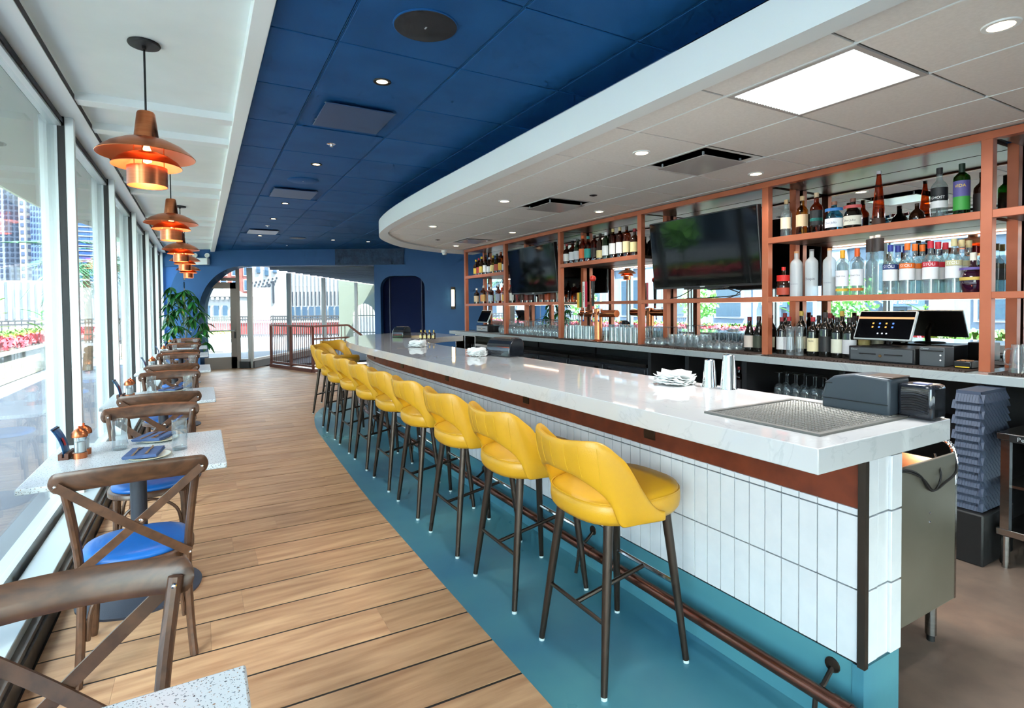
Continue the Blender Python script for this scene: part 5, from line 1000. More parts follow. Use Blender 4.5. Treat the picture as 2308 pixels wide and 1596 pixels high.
# ================================================================ BEER TAP TOWER
tt = thing('beer_tap_tower', 'copper T shaped beer tap tower with four handles', 'beer taps', (4.44, 5.57, 1.07))
MB().lathe([(0.0001, 0.0), (0.075, 0.0), (0.075, 0.012), (0.055, 0.02), (0.0525, 0.03), (0.0525, 0.415), (0.0001, 0.42)], 28).build('column', COPPER, tt)
MB().tube([(0, -0.36, 0.355), (0, 0.36, 0.355)], 0.045, 24).build('cross_tube', COPPER, tt); MB().box(-0.14, 0.10, -0.30, 0.36, 0.0, 0.012).build('drip_tray', COPPER, tt, bev=0.003)
SHK = [(0.29, 'plank', (222, 170, 50), (60, 130, 70), 0.20, None), (0.17, 'plank', (232, 232, 228), (200, 60, 80), 0.34, 'VANDER MILL'), (-0.005, 'ball', (28, 28, 30), (206, 50, 36), 0.34, 'FIST CITY'), (-0.14, None, None, None, 0, None)]
for y, kd, c_, c2_, h, tx in SHK:
    f_ = MB().tube(spline([(-0.045, y, 0.36), (-0.085, y, 0.36), (-0.105, y, 0.33), (-0.11, y, 0.27)], 5), 0.009, 8).build('faucet', CHROME, tt); MB().tube([(-0.085, y, 0.36), (-0.087, y, 0.43)], 0.007, 8).build('stem', CHROME, f_); MB().cyl((-0.11, y), 0.009, 0.255, 0.275, 8).build('tip', flat((30, 60, 150)), f_)
    if kd == 'plank':
        hd = MB().box(-0.105, -0.07, y - 0.026, y + 0.026, 0.43, 0.43 + h).build('tap_handle', flat(c_), tt, bev=0.004); MB().box(-0.104, -0.071, y - 0.032, y - 0.026, 0.44, 0.43 + h).build('side_strip', flat(c2_), hd)
    elif kd == 'ball':
        hd = MB().tube([(-0.087, y, 0.43), (-0.09, y, 0.48), (-0.09, y, 0.43 + h)], [0.012, 0.018, 0.026], 14).build('tap_handle', flat(c_), tt); MB().lathe([(0.0001, -0.042)] + [(0.042 * math.cos(R(a)), 0.042 * math.sin(R(a))) for a in range(-70, 71, 20)] + [(0.0001, 0.042)], 18).build('knob', pm('red_ball', c2_, rough=0.2), hd, (-0.09, y, 0.43 + h + 0.03)); MB().tube([(-0.087, y, 0.41), (-0.087, y, 0.45)], 0.016, 12).build('collar', pm('red_ball', c2_), hd)
    if tx:
        o = text(tx, 0.034 if kd == 'plank' else 0.026, flat((30, 30, 30)) if kd == 'plank' else flat((226, 226, 226)), hd, (-0.1065 if kd == 'plank' else -0.113, y, 0.43 + h * 0.52)); o.matrix_local = Matrix.Translation((-0.1065 if kd == 'plank' else -0.1135, y, 0.43 + h * 0.54)) @ Matrix.Rotation(R(-90), 4, 'Z') @ Matrix.Rotation(R(-90), 4, 'Y')
# ================================================================ REGISTERS
def register(lab, y, big):
    t = thing('cash_register', lab, 'register', (4.42, y, 1.0765), group='tablet registers on the back counter')
    PLG = pm('grey_drawer', (72, 76, 80), rough=0.45) if big else pm('silver_drawer', (150, 152, 154), rough=0.4)
    MB().box(0.0, 0.36, -0.23, 0.23, 0.0, 0.115).build('cash_drawer', PLASTB, t, bev=0.005); MB().box(-0.006, 0.0, -0.215, 0.215, 0.012, 0.105).build('drawer_front', PLG, t, bev=0.002)
    MB().box(-0.009, -0.006, 0.03, 0.15, 0.058, 0.066).build('slot', BLACK, t); MB().box(-0.009, -0.006, -0.15, -0.03, 0.058, 0.066).build('slot', BLACK, t); MB().lathe([(0.0001, 0), (0.012, 0), (0.010, 0.004), (0.0001, 0.004)], 12).xf(Matrix.Rotation(R(-90), 4, 'Y')).build('key_lock', GOLD, t, (-0.006, 0.0, 0.05))
    MB().lathe([(0.0001, 0.115), (0.11, 0.115), (0.10, 0.125), (0.0001, 0.13)], 24, (0.13, 0.02, 0)).build('stand_foot', BLACK, t); MB().tube(spline([(0.16, 0.02, 0.125), (0.17, 0.02, 0.2), (0.12, 0.02, 0.27)], 5), 0.02, 10).build('stand_arm', BLACK, t)
    mt = Matrix.Translation((0.06, 0.0, 0.27)) @ Matrix.Rotation(R(26), 4, 'Y')
    s_ = MB().box(-0.012, 0.012, -0.20, 0.20, -0.115, 0.125).xf(mt).build('tablet', ALU, t, bev=0.006); MB().box(-0.0135, -0.012, -0.19, 0.19, -0.105, 0.115).xf(mt).build('screen', SCREEN, s_)
    if big:
        MB().box(-0.0142, -0.0135, -0.19, 0.19, 0.055, 0.072).xf(mt).build('screen_bar', pm('screen_orange', (206, 140, 96), rough=0.4, emit=0.3), s_)
        for i in range(4):
            for j in range(2): MB().box(-0.0142, -0.0135, 0.078 - i * 0.046 - 0.006, 0.078 - i * 0.046 + 0.006, 0.012 - j * 0.030, 0.024 - j * 0.030).xf(mt).build('screen_icon', pm('icon_%d' % (i % 2), [(210, 140, 60), (70, 110, 220)][i % 2 if j == 0 else (i + 1) % 2], emit=0.6), s_)
        for dy in (0.03, 0.0, -0.03): MB().box(-0.0142, -0.0135, dy - 0.005, dy + 0.005, -0.07, -0.06).xf(mt).build('screen_icon', pm('icon_pale', (190, 200, 220), emit=0.4), s_)
        text('Clover', 0.018, ALU, t, (-0.0075, 0.185, 0.092), R(-90)); 
        pr_ = MB().box(0.02, 0.16, -0.155, 0.0, 0.0, 0.135); p_ = thing('receipt_printer', 'black receipt printer right of the large register', 'printer', (4.42, 1.955, 1.0765)); pr_.build('body', PLG, p_, bev=0.006); MB().box(0.016, 0.02, -0.145, -0.01, 0.105, 0.112).build('paper_slot', BLACK, p_)
        for z in (0.08, 0.045): MB().lathe([(0.0001, 0), (0.006, 0), (0.0001, 0.002)], 8).xf(Matrix.Rotation(R(-90), 4, 'Y')).build('button', PAPER, p_, (0.019, -0.13, z))
        text('Clover', 0.018, ALU, p_, (0.0185, -0.035, 0.122), R(-90))
        c_ = thing('card_terminal', 'dark card terminal with yellow edge beside the receipt printer', 'card terminal', (4.50, 1.70, 1.0765)); MB().box(-0.06, 0.06, -0.05, 0.05, 0.0, 0.05).build('body', PLASTB, c_, bev=0.008)
        for i in range(3):
            for j in range(3): MB().box(-0.05 + i * 0.03, -0.03 + i * 0.03, -0.035 + j * 0.026, -0.017 + j * 0.026, 0.05, 0.054).build('key', pm('warm_key', (190, 140, 100), rough=0.5), c_)
        MB().box(-0.062, -0.06, -0.04, 0.04, 0.008, 0.014).build('yellow_edge', flat((226, 190, 40)), c_)
    return t
register('large tablet register with lit screen on black cash drawer', 2.20, True); register('small tablet register on silver drawer at the counter far end', 8.88, False)
# ================================================================ THINGS ON THE BAR TOP
def dispenser(lab, x, y, rz, sx=1.0, blue=False):
    t = thing('napkin_dispenser', lab, 'napkin dispenser', (x, y, 1.0705), rz, 'napkin dispensers on the bar')
    pr = [(0.0, 0.0), (0.0, 0.06), (0.015, 0.115), (0.05, 0.155), (0.10, 0.168), (0.155, 0.16), (0.18, 0.13), (0.185, 0.0)]
    b_ = MB(); b_.prism([(a, b) for a, b in pr], 0, 0.24 * sx); b_.V = [(x_ - 0.09, z_ - 0.12 * sx, y_) for x_, y_, z_ in b_.V]; b_.F = [tuple(reversed(f)) for f in b_.F]; b_.build('housing', PLASTIC if not blue else SMOKE, t, bev=0.008)
    MB().box(-0.093, -0.089, -0.10 * sx, 0.10 * sx, 0.02, 0.055).build('front_slot', SMOKE, t, bev=0.002); MB().box(-0.03, 0.08, -0.085 * sx, 0.085 * sx, 0.155, 0.17).build('lid', pm('brown_lid', (80, 66, 58), rough=0.35), t, bev=0.006)
    return t
d1 = thing('napkin_dispenser', 'large grey napkin dispenser on the near bar corner', 'napkin dispenser', (2.425, 1.268, 1.0705), 0, 'napkin dispensers on the bar')
b_ = MB(); b_.prism([(-0.135, 0.0), (0.135, 0.0), (0.135, 0.06), (0.12, 0.115), (0.085, 0.143), (0.0, 0.158), (-0.135, 0.150)], -0.08, 0.075); b_.V = [(z_, x_, y_) for x_, y_, z_ in b_.V]; b_.build('housing', PLASTIC, d1, bev=0.01)
MB().box(-0.084, -0.080, -0.13, 0.13, 0.045, 0.048).build('seam', BLACK, d1); MB().box(-0.06, 0.075, -0.137, 0.0, 0.150, 0.156).build('lid', pm('brown_lid', (80, 66, 58), rough=0.35), d1, bev=0.003); MB().box(-0.082, -0.078, 0.09, 0.12, 0.11, 0.114).build('latch', BLACK, d1)
d2 = thing('napkin_dispenser', 'smaller smoked napkin dispenser at the bar end edge', 'napkin dispenser', (2.445, 1.068, 1.0705), 0, 'napkin dispensers on the bar')
MB().box(-0.05, 0.06, -0.062, 0.062, 0.0, 0.135).build('housing', SMOKE, d2, bev=0.014); MB().box(-0.052, -0.049, -0.05, 0.05, 0.02, 0.115).build('face', SMOKE, d2, bev=0.006)
for i in range(9): MB().tube(spline([(-0.0535, 0.045, 0.03 + i * 0.0095), (-0.0535, 0.0, 0.036 + i * 0.0095), (-0.0535, -0.045, 0.026 + i * 0.0095)], 4), 0.0014, 5).build('rib', BLACK, d2)
MB().box(-0.02, 0.02, -0.03, 0.02, 0.135, 0.137).build('sticker', flat((150, 150, 190)), d2)
dispenser('smoked blue grey napkin dispenser halfway along the bar', 2.43, 4.42, R(12), 1.35, True); dispenser('small grey napkin dispenser near the rounded bar end', 2.66, 8.1, R(30), 0.9, True)
NP_ = [(2.34, 2.25, 0.9, 'crumpled white napkins beside the steel shakers'), (2.21, 4.55, 0.75, 'stack of white napkins in front of middle dispenser'), (2.17, 6.02, 0.85, 'stack of white napkins near the far dispenser')]
for k, (x, y, s_, lab) in enumerate(NP_):
    t = thing('napkin_stack', lab, 'napkins', (x, y, 1.0705), R(20 * k), 'white napkin stacks on the bar'); random.seed(k + 2)
    for q in range(5):
        rws = []
        for i in range(7):
            rws.append([((i / 6 - 0.5) * 0.19 * s_, (j / 6 - 0.5) * 0.19 * s_, 0.004 + q * 0.009 + 0.022 * abs((i / 6 - 0.5) * 2) ** 2 * (0.4 + 0.25 * q) + 0.006 * math.sin(i * 2.1 + j * 1.7 + q + k)) for j in range(7)])
        o = MB().grid(rws).build('napkin', PAPER, t, (0, 0, 0), R(random.uniform(-12, 12) + 7 * q), ang=70); m_ = o.modifiers.new('thick', 'SOLIDIFY'); m_.thickness = 0.004
for k, (x, y, h, r1, r2) in enumerate([(2.435, 2.085, 0.148, 0.040, 0.028), (2.455, 1.975, 0.182, 0.044, 0.031)]):
    t = thing('cocktail_shaker', ['shorter upturned steel shaker tin on the bar', 'taller upturned steel shaker tin on the bar'][k], 'shaker', (x, y, 1.0705), group='steel shaker tins'); MB().lathe([(r1, 0.0), (r1 * 0.97, 0.01), (r2, h - 0.01)], 28).build('tin', CHROME, t); MB().lathe([(r2, h - 0.01), (r2 * 0.97, h - 0.002), (r2 * 0.9, h), (r2 * 0.85, h - 0.004), (0.0001, h - 0.004)], 28).build('base', CHROME, t)
# perforated drip mat
dm = thing('drip_mat', 'perforated grey drip mat inset in the near bar top', 'drip mat', (0, 0, 1.0702)); PERF = pm('mat_grey', (110, 108, 104), rough=0.45, metal=0.4)
for a in ((1.815, 2.40, 1.092, 1.112), (1.815, 2.40, 1.562, 1.582), (1.815, 1.837, 1.112, 1.562), (2.378, 2.40, 1.112, 1.562)): MB().box(a[0], a[1], a[2], a[3], 0, 0.008).build('frame_side', PERF, dm)
hl = MB(); nx, ny = 27, 23
for i in range(nx):
    for j in range(ny):
        cx, cy_ = 1.848 + i * 0.0198 + (0.0099 if j % 2 else 0), 1.122 + j * 0.0190; hl.lathe([(0.0058, 0.0058), (0.0085, 0.0078), (0.0100, 0.0056)], 6, (cx, cy_, 0))
tag(hl.build('ring_field', pm('mat_ring', (150, 148, 142), rough=0.3, metal=0.7), dm), kind='stuff'); MB().box(1.835, 2.38, 1.11, 1.565, 0.0, 0.0055).build('sheet', pm('mat_sheet', (66, 66, 66), rough=0.5), dm)
# bitters on a wooden board at the bar end
bd = thing('serving_board', 'pale wooden board near the rounded bar end', 'board', (2.93, 8.05, 1.0705), R(25)); MB().box(-0.1, 0.1, -0.16, 0.16, 0, 0.018).build('plank', pm('pale_wood', (206, 178, 140), (190, 160, 120), scale=6, stretch=(12, 1, 1), rough=0.5), bd, bev=0.004); MB().box(-0.02, 0.02, -0.26, -0.16, 0.003, 0.015).build('grip', M['pale_wood'], bd, bev=0.004)
for k in range(4): bottle('small dark bitters bottle on the far bar top, %s in line' % ORD[k], 'bitters bottles', (2.76 + 0.045 * k, 7.52 - 0.05 * k, 1.0705), 'liquor', 0.13, 0.026, 'brown', (206, 178, 90), (226, 206, 140), (0.1, 0.42), caph=0.3)
# ================================================================ OUTSIDE
PAVE = pm('terrace_concrete', (98, 101, 110), (88, 91, 100), scale=0.8, rough=0.85, bump=0.05, bscale=20)
gd = MB(); gd.box(-70, -0.98, -40, 130, -0.08, -0.02); gd.box(-0.98, 40, -40, -3.15, -0.08, -0.02)
struct('floor_terrace', gd, PAVE, 'pale concrete terrace outside the glass')
struct('floor_plaza', MB().box(-0.98, 60, 16.35, 130, -0.08, -0.02), pm('plaza_paving', (62, 64, 72), (56, 58, 66), scale=1.0, rough=0.85), 'paved plaza beyond the storefront')
# terrace overhang
EO = spline([(-2.2, -3.2), (-2.1, 3), (-2.0, 8.0), (-1.88, 10.3), (-1.55, 12.0), (-1.3, 14.5), (-1.2, 17.4)], 5)
eo = MB(); eo.prism([(-0.98, -3.2)] + [(-0.98, 17.4)] + EO[::-1], 2.96, 3.3); struct('ceiling_overhang', eo, pm('overhang_mint', (214, 234, 216), rough=0.7), 'pale mint roof overhang outside the windows')
MB().prism([(-0.98, -3.2)] + [(x + 0.06, y) for x, y in EO] + [(-0.98, 17.4)], 2.945, 2.96).build('fascia_edge', pm('fascia_grey', (150, 156, 150), rough=0.7), bpy.data.objects['ceiling_overhang'])
# planter with flowers along the terrace
pl = thing('terrace_planter', 'long concrete planter with red flowers outside the windows', 'planter', (0, 0, 0)); CONC = pm('planter_concrete', (120, 118, 108), (108, 106, 98), scale=2, rough=0.85)
MB().box(-6.2, -3.6, 2.0, 29.0, -0.02, 0.58).build('wall', CONC, pl, bev=0.02); MB().box(-6.25, -3.55, 1.95, 29.05, 0.58, 0.66).build('coping', CONC, pl, bev=0.02); MB().box(-6.1, -3.7, 2.1, 28.9, 0.66, 0.68).build('soil', pm('soil', (70, 52, 40), rough=0.9), pl)
random.seed(4)
def tuft(n_, x0, x1, y0, y1, z, s, m_, name, lab=None):
    b = MB()
    for _ in range(n_):
        x, y = random.uniform(x0, x1), random.uniform(y0, y1); a = random.uniform(0, 6.28); h = s * random.uniform(0.6, 1.3); t = random.uniform(0.1, 0.9)
        dx, dy = math.cos(a) * s * 0.45, math.sin(a) * s * 0.45; ox, oy = math.cos(a) * h * t, math.sin(a) * h * t; zz = z + random.uniform(0, s)
        b.add([(x - dy, y + dx, zz), (x + dy, y - dx, zz), (x + ox + dy * 0.5, y + oy - dx * 0.5, zz + h), (x + ox - dy * 0.5, y + oy + dx * 0.5, zz + h)], [(0, 1, 2, 3)])
    return b
RF = pm('red_petals', (130, 24, 40), (160, 50, 64), scale=3, rough=0.7); GF = pm('bed_leaves', (70, 110, 38), (48, 84, 28), scale=3, rough=0.7); YF = pm('lime_leaves', (130, 150, 50), (104, 130, 40), scale=3, rough=0.7)
for m_, nm, x0, x1, y0, y1, q in ((RF, 'red_flower_bed', -4.3, -3.65, 6, 28.7, 2600), (YF, 'lime_foliage_bed', -4.8, -4.3, 6, 28.7, 1500), (GF, 'green_foliage_bed', -6.0, -4.85, 4, 28.7, 2600)):
    tag(tuft(q, x0, x1, y0, y1, 0.67, 0.12, m_, nm).build(nm, m_), {'red_flower_bed': 'dense red flowers along the planter front edge', 'lime_foliage_bed': 'lime green foliage behind the red flowers', 'green_foliage_bed': 'green foliage at the back of the planter'}[nm], 'flowers', kind='stuff')
CANL = pm('canna_leaf', (110, 180, 70), (80, 150, 50), scale=4, rough=0.4)
def canna(lab, x, y, z, s):
    t = thing('canna_plant', lab, 'plant', (x, y, z), group='tall leafy plants in the terrace planter'); MB().tube([(0, 0, 0), (0.02, 0, 0.9 * s)], 0.015, 6).build('stem', STM, t)
    for q in range(8):
        o = link(lm2, 'leaf', None, t, (0, 0, 0.15 * s + 0.09 * q * s)); o.rotation_euler = (R(random.uniform(15, 55)), 0, q * 2.4); o.scale = (1.9 * s, 1.7 * s, 1.7 * s)
lm2 = lm.copy(); lm2.materials.clear(); lm2.materials.append(CANL)
for k, (x, y, s) in enumerate([(-4.6, 15.5, 1.0), (-4.7, 18.5, 1.1), (-4.5, 23.0, 1.0), (-4.6, 9.5, 1.0), (-4.6, 6.2, 0.9)]): canna('broad leaved canna plant in the planter, %s from the viewer' % ORD[[2, 3, 4, 1, 0][k]], x, y, 0.68, s)
# palms beside the terrace
FRD = pm('palm_green', (46, 96, 58), (30, 72, 44), scale=3, rough=0.6)
def palm(lab, x, y, h):
    t = thing('palm_tree', lab, 'tree', (x, y, 0), group='palms on the terrace'); MB().tube(spline([(0, 0, 0), (0.05, 0, h * 0.5), (0, 0.05, h)], 5), [0.11 - 0.004 * i for i in range(11)], 8).build('trunk', pm('palm_trunk', (120, 100, 80), rough=0.9), t)
    fr_ = MB()
    for q in range(13):
        t_ = q / 12; zz = 0.55 * t_ - 0.9 * t_ * t_
        for sd_ in (-1, 1): fr_.add([(0, 1.25 * t_, zz), (0, 1.25 * t_ + 0.05, zz), (sd_ * 0.42 * (1 - 0.5 * t_), 1.25 * t_ + 0.30, zz - 0.22), ], [(0, 1, 2)])
    fm = fr_.mesh('frond', 10); fm.materials.append(FRD)
    for q in range(20): o = link(fm, 'frond', None, t, (0, 0.05, h)); o.rotation_euler = (R(random.uniform(-35, 40)), 0, q * 2.4); s_ = random.uniform(0.8, 1.1); o.scale = (s_, s_, s_)
palm('tall palm tree seen through the second window', -2.55, 17.6, 2.7); palm('palm tree farther along the terrace windows', -2.1, 21.0, 3.0)
# fence
def fence(lab, p, q, h, n_):
    t = thing('metal_fence', lab, 'fence', (0, 0, 0)); p = Vector(p); q = Vector(q); FM = pm('black_iron', (40, 38, 42), rough=0.5)
    for z in (h, h * 0.86, 0.12): MB().bar((p.x, p.y, z), (q.x, q.y, z), 0.07, 0.07).build('rail', FM, t)
    pm_ = MB().box(-0.022, 0.022, -0.022, 0.022, 0, h).mesh('picket'); pm_.materials.append(FM)
    for k in range(n_ + 1): link(pm_, 'picket', None, t, p.lerp(q, k / n_))
    for k in range(0, n_ + 1, 10): pp_ = p.lerp(q, k / n_); MB().box(pp_.x - 0.035, pp_.x + 0.035, pp_.y - 0.035, pp_.y + 0.035, 0, h + 0.06).build('post', FM, t)
fence('black iron fence beyond the terrace planter', (-16, 30.5, 0), (-3.2, 30.5, 0), 1.12, 60)
def fp_(s, d): v = WM @ Vector((s, d, 0)); return (v.x, v.y, 0)
fence('black iron fence across the plaza beyond the storefront', fp_(-13, 16.35), fp_(-1.5, 16.35), 1.12, 90)
# buildings in the street frame of the far wall (s, depth)
def wbox(s0, s1, d0, d1, z0, z1): return far(MB().box(s0, s1, d0, d1, z0, z1))
WHB = pm('white_concrete_facade', (108, 108, 110), rough=0.8); SLOT = pm('dark_slot', (24, 28, 36), rough=0.4); BRK = pm('red_brick', (100, 42, 34), (90, 36, 30), scale=6, rough=0.85); WGL = pm('street_window', (40, 56, 72), rough=0.2)
bw = thing('white_slotted_building', 'white building with dark vertical slots beyond the plaza', 'building', (0, 0, 0))
wbox(-21.15, -11.0, 46.4, 60, 0, 14).build('facade', WHB, bw)
for k in range(22):
    s = -16.7 + k * 0.42
    if s > -11.2: break
    wbox(s, s + 0.12, 46.3, 46.4, 1.9 + 0.0, 3.4 + 0.25 * 0).build('slot', SLOT, bw); wbox(s + 0.02, s + 0.07, 46.32, 46.4, 3.5, 5.6).build('groove', pm('facade_groove', (70, 72, 78), rough=0.8), bw)
for k in range(6): wbox(-20.9 + k * 0.5, -20.72 + k * 0.5, 46.3, 46.4, 2.2, 3.2 + 0.28 * k).build('slot', SLOT, bw)
for k in range(7):
    for j in range(3): wbox(-21.0 + k * 0.45 + 0.15 * j, -20.85 + k * 0.45 + 0.15 * j, 46.3, 46.4, 3.6 + 0.3 * k * 0.3 + 0.36 * j, 3.78 + 0.3 * k * 0.3 + 0.36 * j).build('small_window', SLOT, bw)
for k in range(4): wbox(-21.0 + k * 0.9, -20.6 + k * 0.9, 46.28, 46.4, 5.2 + 0.3 * (k % 2), 9.0).build('tall_window', WGL, bw)
for k in range(8): wbox(-16.6 + k * 0.72, -16.1 + k * 0.72, 46.3, 46.4, 0.5, 1.75).build('shop_window', WGL, bw)
for k in range(5): wbox(-16.6 + k * 1.2, -15.6 + k * 1.2, 46.3, 46.4, 5.8, 7.4).build('upper_window', WGL, bw)
bb = thing('brick_building', 'red brick building with sash windows behind the exit door', 'building', (0, 0, 0)); wbox(-46, -30.4, 66.4, 80, 0, 22).build('wall', BRK, bb)
for i in range(8):
    for j in range(6):
        wf = wbox(-33.2 - i * 1.7 + 1.9, -32.2 - i * 1.7 + 1.9, 66.3, 66.4, 2.0 + j * 2.2, 3.7 + j * 2.2).build('window', PAPER, bb); wbox(-33.1 - i * 1.7 + 1.9, -32.3 - i * 1.7 + 1.9, 66.27, 66.3, 2.1 + j * 2.2, 3.6 + j * 2.2).build('pane', WGL, wf)
pv = thing('white_pavilion', 'small white pavilion with cornice across the plaza', 'building', (0, 0, 0)); wbox(-21.5, -17.2, 36.4, 40, 0, 2.7).build('wall', WHB, pv); wbox(-21.7, -17.0, 36.2, 40.2, 2.7, 3.0).build('cornice', WHB, pv)
rf = MB(); rf.add([(-20.6, 36.4, 3.0), (-17.9, 36.4, 3.0), (-19.2, 36.4, 3.9), (-20.6, 39, 3.0), (-17.9, 39, 3.0), (-19.2, 39, 3.9)], [(0, 1, 2), (3, 5, 4), (0, 2, 5, 3), (1, 4, 5, 2)]); far(rf).build('gable', WHB, pv)
for k in range(5): wbox(-21.0 + k * 0.8, -20.6 + k * 0.8, 36.3, 36.4, 0.7, 1.9).build('window', WGL, pv)
for k in range(8): wbox(-20.9 + k * 0.45, -20.7 + k * 0.45, 36.15, 36.25, 2.45, 2.65).build('corbel', pm('corbel_grey', (120, 120, 124), rough=0.8), pv)
PINK = pm('pink_canopy', (130, 26, 52), rough=0.6); pc = thing('pink_arch_canopy', 'pink curved canopy beside the white pavilion', 'canopy', (0, 0, 0))
slab(arc(-18.7, 0.9, 2.2, 180, 0, 20) + [(-16.5, 0), (-20.9, 0)], 40.5, 41.3).build('arch', PINK, pc); slab(arc(-18.7, 0.9, 1.8, 180, 0, 20) + [(-16.9, 0), (-20.5, 0)], 40.4, 40.5).build('arch_face', pm('pink_light', (150, 60, 84), rough=0.6), pc); wbox(-23.2, -21.8, 40.2, 41, 0, 3.2).build('pier', PINK, pc)
rw = thing('red_brick_wall', 'low red brick wall behind the plaza fence', 'wall', (0, 0, 0)); wbox(-13.5, 0.5, 19.0, 19.3, 0, 0.72).build('wall', pm('bright_brick', (130, 34, 32), (116, 28, 28), scale=5, rough=0.8), rw); wbox(-13.6, 0.6, 18.95, 19.35, 0.72, 0.80).build('coping', pm('pale_coping', (226, 200, 190), rough=0.8), rw)
pp2 = thing('white_plaza_planter', 'square white planter with flowers outside the exit door', 'planter', (0, 0, 0)); wbox(-3.55, -2.75, 6.2, 7.0, 0.0, 0.42).build('box', WHITE, pp2); wbox(-3.62, -2.68, 6.13, 7.07, 0.42, 0.62).build('rim', WHITE, pp2)
b = tuft(160, -3.5, -2.8, 6.25, 6.95, 0.6, 0.08, YF, 'x'); tag(far(b).build('flower_clump', YF, pp2), kind='stuff')
# white garden wall with arch and gate, right of the storefront
gw = thing('white_arch_wall', 'white plaster wall with arched gate right of storefront', 'wall', (0, 0, 0)); CRM = pm('cream_plaster', (84, 88, 80), rough=0.8)
slab([(-0.45, 0), (-0.45, 3.4), (6.5, 3.4), (6.5, 0)] + [(2.55, 0)] + arc(1.95, 1.15, 0.60, 0, 180, 18) + [(1.35, 0)], 12.35, 12.65).build('wall', CRM, gw)
slab([(0.55, 0)] + arc(1.85, 1.1, 1.3, 180, 0, 24) + [(3.15, 0), (2.56, 0)] + arc(1.95, 1.15, 0.61, 0, 180, 18) + [(1.34, 0)], 12.25, 12.35).build('arch_ring', pm('sage_plaster', (70, 82, 84), rough=0.8), gw)
gt = thing('iron_gate', 'black iron bar gate inside the white arch', 'gate', (0, 0, 0)); 
for k in range(9): wbox(1.38 + k * 0.145, 1.41 + k * 0.145, 12.45, 12.5, 0, 1.6 if k in (0, 8) else 1.75).build('bar', BLACK, gt)
wbox(1.36, 2.56, 12.44, 12.51, 0.35, 0.40).build('rail', BLACK, gt); wbox(1.36, 2.56, 12.44, 12.51, 1.15, 1.2).build('rail', BLACK, gt)
# towers to the north, seen through the near windows
def tower(lab, x0, x1, y, h, m_, wm, cols, rows, ww, wh, z0=1.0):
    t = thing('office_tower', lab, 'building', (0, 0, 0), group='towers beyond the terrace'); MB().box(x0, x1, y, y + 14, 0, h).build('shaft', m_, t); b = MB(); cw_ = (x1 - x0) / cols; rh = (h - z0) / rows
    for i in range(cols):
        for j in range(rows): cx = x0 + (i + 0.5) * cw_; zz = z0 + (j + 0.5) * rh; b.box(cx - cw_ * ww / 2, cx + cw_ * ww / 2, y - 0.08, y, zz - rh * wh / 2, zz + rh * wh / 2)
    tag(b.build('window_grid', wm, t), kind='stuff')
GST = pm('grey_stone_tower', (74, 82, 100), rough=0.8); DWN = pm('tower_window', (26, 34, 56), rough=0.3); BLT = pm('blue_tower', (46, 64, 98), rough=0.6); BGL = pm('blue_glass_tower', (24, 54, 98), rough=0.4, spec=0.2)
tower('grey stone tower at the far left through the near window', -44, -21.0, 100, 46, GST, DWN, 40, 62, 0.5, 0.62)
tower('white tower with dark square windows between grey and blue towers', -21.0, -19.6, 97, 46, WHB, pm('dark_window', (50, 58, 80), rough=0.3), 2, 46, 0.5, 0.5)
tower('slate blue tower right of the white tower', -19.6, -18.4, 96, 40, BLT, DWN, 4, 50, 0.45, 0.55)
tower('blue glass tower with white floor lines', -18.4, -11.5, 104, 44, BGL, pm('floor_line', (96, 106, 122), rough=0.6), 1, 60, 1.0, 0.22)
lwb = thing('low_white_building', 'low white ribbed building below the towers', 'building', (0, 0, 0)); MB().box(-46, -11, 90, 94, 0, 5.4).build('wall', WHB, lwb)
for k in range(48): MB().box(-45.5 + k * 0.72, -45.25 + k * 0.72, 89.9, 90, 0.6, 5.2).build('rib_gap', pm('rib_shade', (62, 68, 82), rough=0.8), lwb)
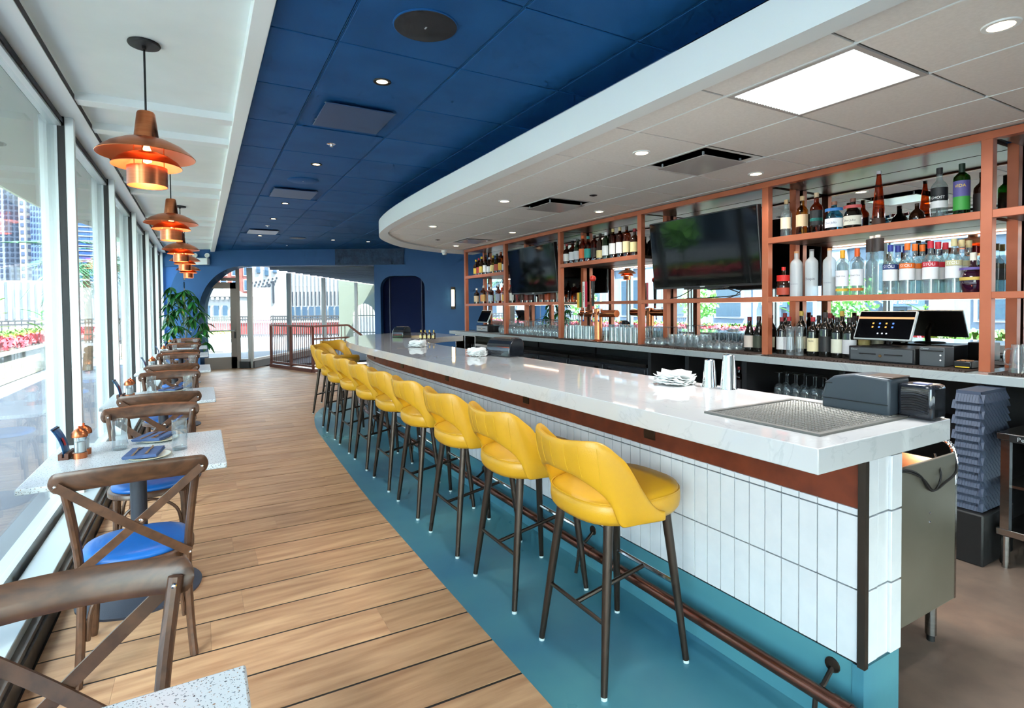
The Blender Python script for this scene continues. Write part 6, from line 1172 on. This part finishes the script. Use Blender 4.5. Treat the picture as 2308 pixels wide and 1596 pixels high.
# stone bank across the street, seen in the back bar mirror
sb = thing('stone_bank_building', 'pale grey stone street facade reflected in the back bar mirror', 'building', (0, 0, 0)); STN = pm('bank_stone', (96, 106, 122), (86, 96, 112), scale=1.2, rough=0.8); STD = pm('bank_trim', (114, 122, 134), rough=0.8)
MB().box(-30, -22, -10, 75, 0, 26).build('wall', STN, sb)
for z in (4.6, 8.8, 13.0): MB().box(-22.0, -21.75, -10, 75, z, z + 0.3).build('string_course', STD, sb)
for k in range(17):
    y = -7 + k * 5.0
    MB().box(-21.98, -21.8, y - 0.5, y + 0.5, 0, 13).build('pilaster', STD, sb)
    for z, h in ((0.6, 3.2), (5.4, 2.9), (9.4, 3.0)):
        wf = MB().box(-21.99, -21.88, y + 1.3, y + 3.7, z, z + h).build('window', STD, sb); MB().box(-21.99, -21.84, y + 1.5, y + 3.5, z + 0.15, z + h - 0.15).build('pane', WGL, wf)
    ped = MB(); ped.add([(-21.98, y + 1.0, 8.35), (-21.98, y + 4.0, 8.35), (-21.98, y + 2.5, 8.78), (-21.7, y + 1.0, 8.35), (-21.7, y + 4.0, 8.35), (-21.7, y + 2.5, 8.78)], [(3, 4, 5), (0, 2, 1), (0, 3, 5, 2), (1, 2, 5, 4), (0, 1, 4, 3)]); ped.build('pediment', STD, sb)
for k, y in enumerate((14.6, 22.0)):
    sg = thing('street_sign', 'dark blue bank name board on the stone facade, %s one' % ['nearer', 'farther'][k], 'sign', (-21.6, y, 1.35), group='bank signs'); MB().box(-0.15, 0, -0.95, 0.95, 0, 0.45).build('board', flat((52, 70, 110)), sg); text('Lakeside Bank', 0.26, PAPER, sg, (0.012, 0, 0.22), R(90))
TRL = pm('street_tree', (110, 170, 70), (80, 140, 60), scale=2, rough=0.7)
for k, (x, y) in enumerate([(-9.5, 10.5), (-10.0, 17.5), (-9.5, 25.5)]):
    t = thing('street_tree', 'leafy street tree before the stone facade, %s from the viewer' % ORD[k], 'tree', (x, y, 0), group='street trees'); MB().tube([(0, 0, 0), (0, 0, 1.3)], 0.06, 6).build('trunk', STM, t); b = MB()
    for q in range(420):
        a, u, r_ = random.uniform(0, 6.28), random.uniform(-1, 1), 0.85 * random.random() ** 0.4; c_ = Vector((r_ * math.sqrt(1 - u * u) * math.cos(a), r_ * math.sqrt(1 - u * u) * math.sin(a), 1.7 + r_ * u)); d1_ = Vector((random.uniform(-1, 1), random.uniform(-1, 1), random.uniform(-1, 1))).normalized() * 0.11; d2_ = d1_.orthogonal().normalized() * 0.07
        b.add([c_ - d1_, c_ + d2_, c_ + d1_, c_ - d2_], [(0, 1, 2, 3)])
    tag(b.build('crown', TRL, t), kind='stuff')
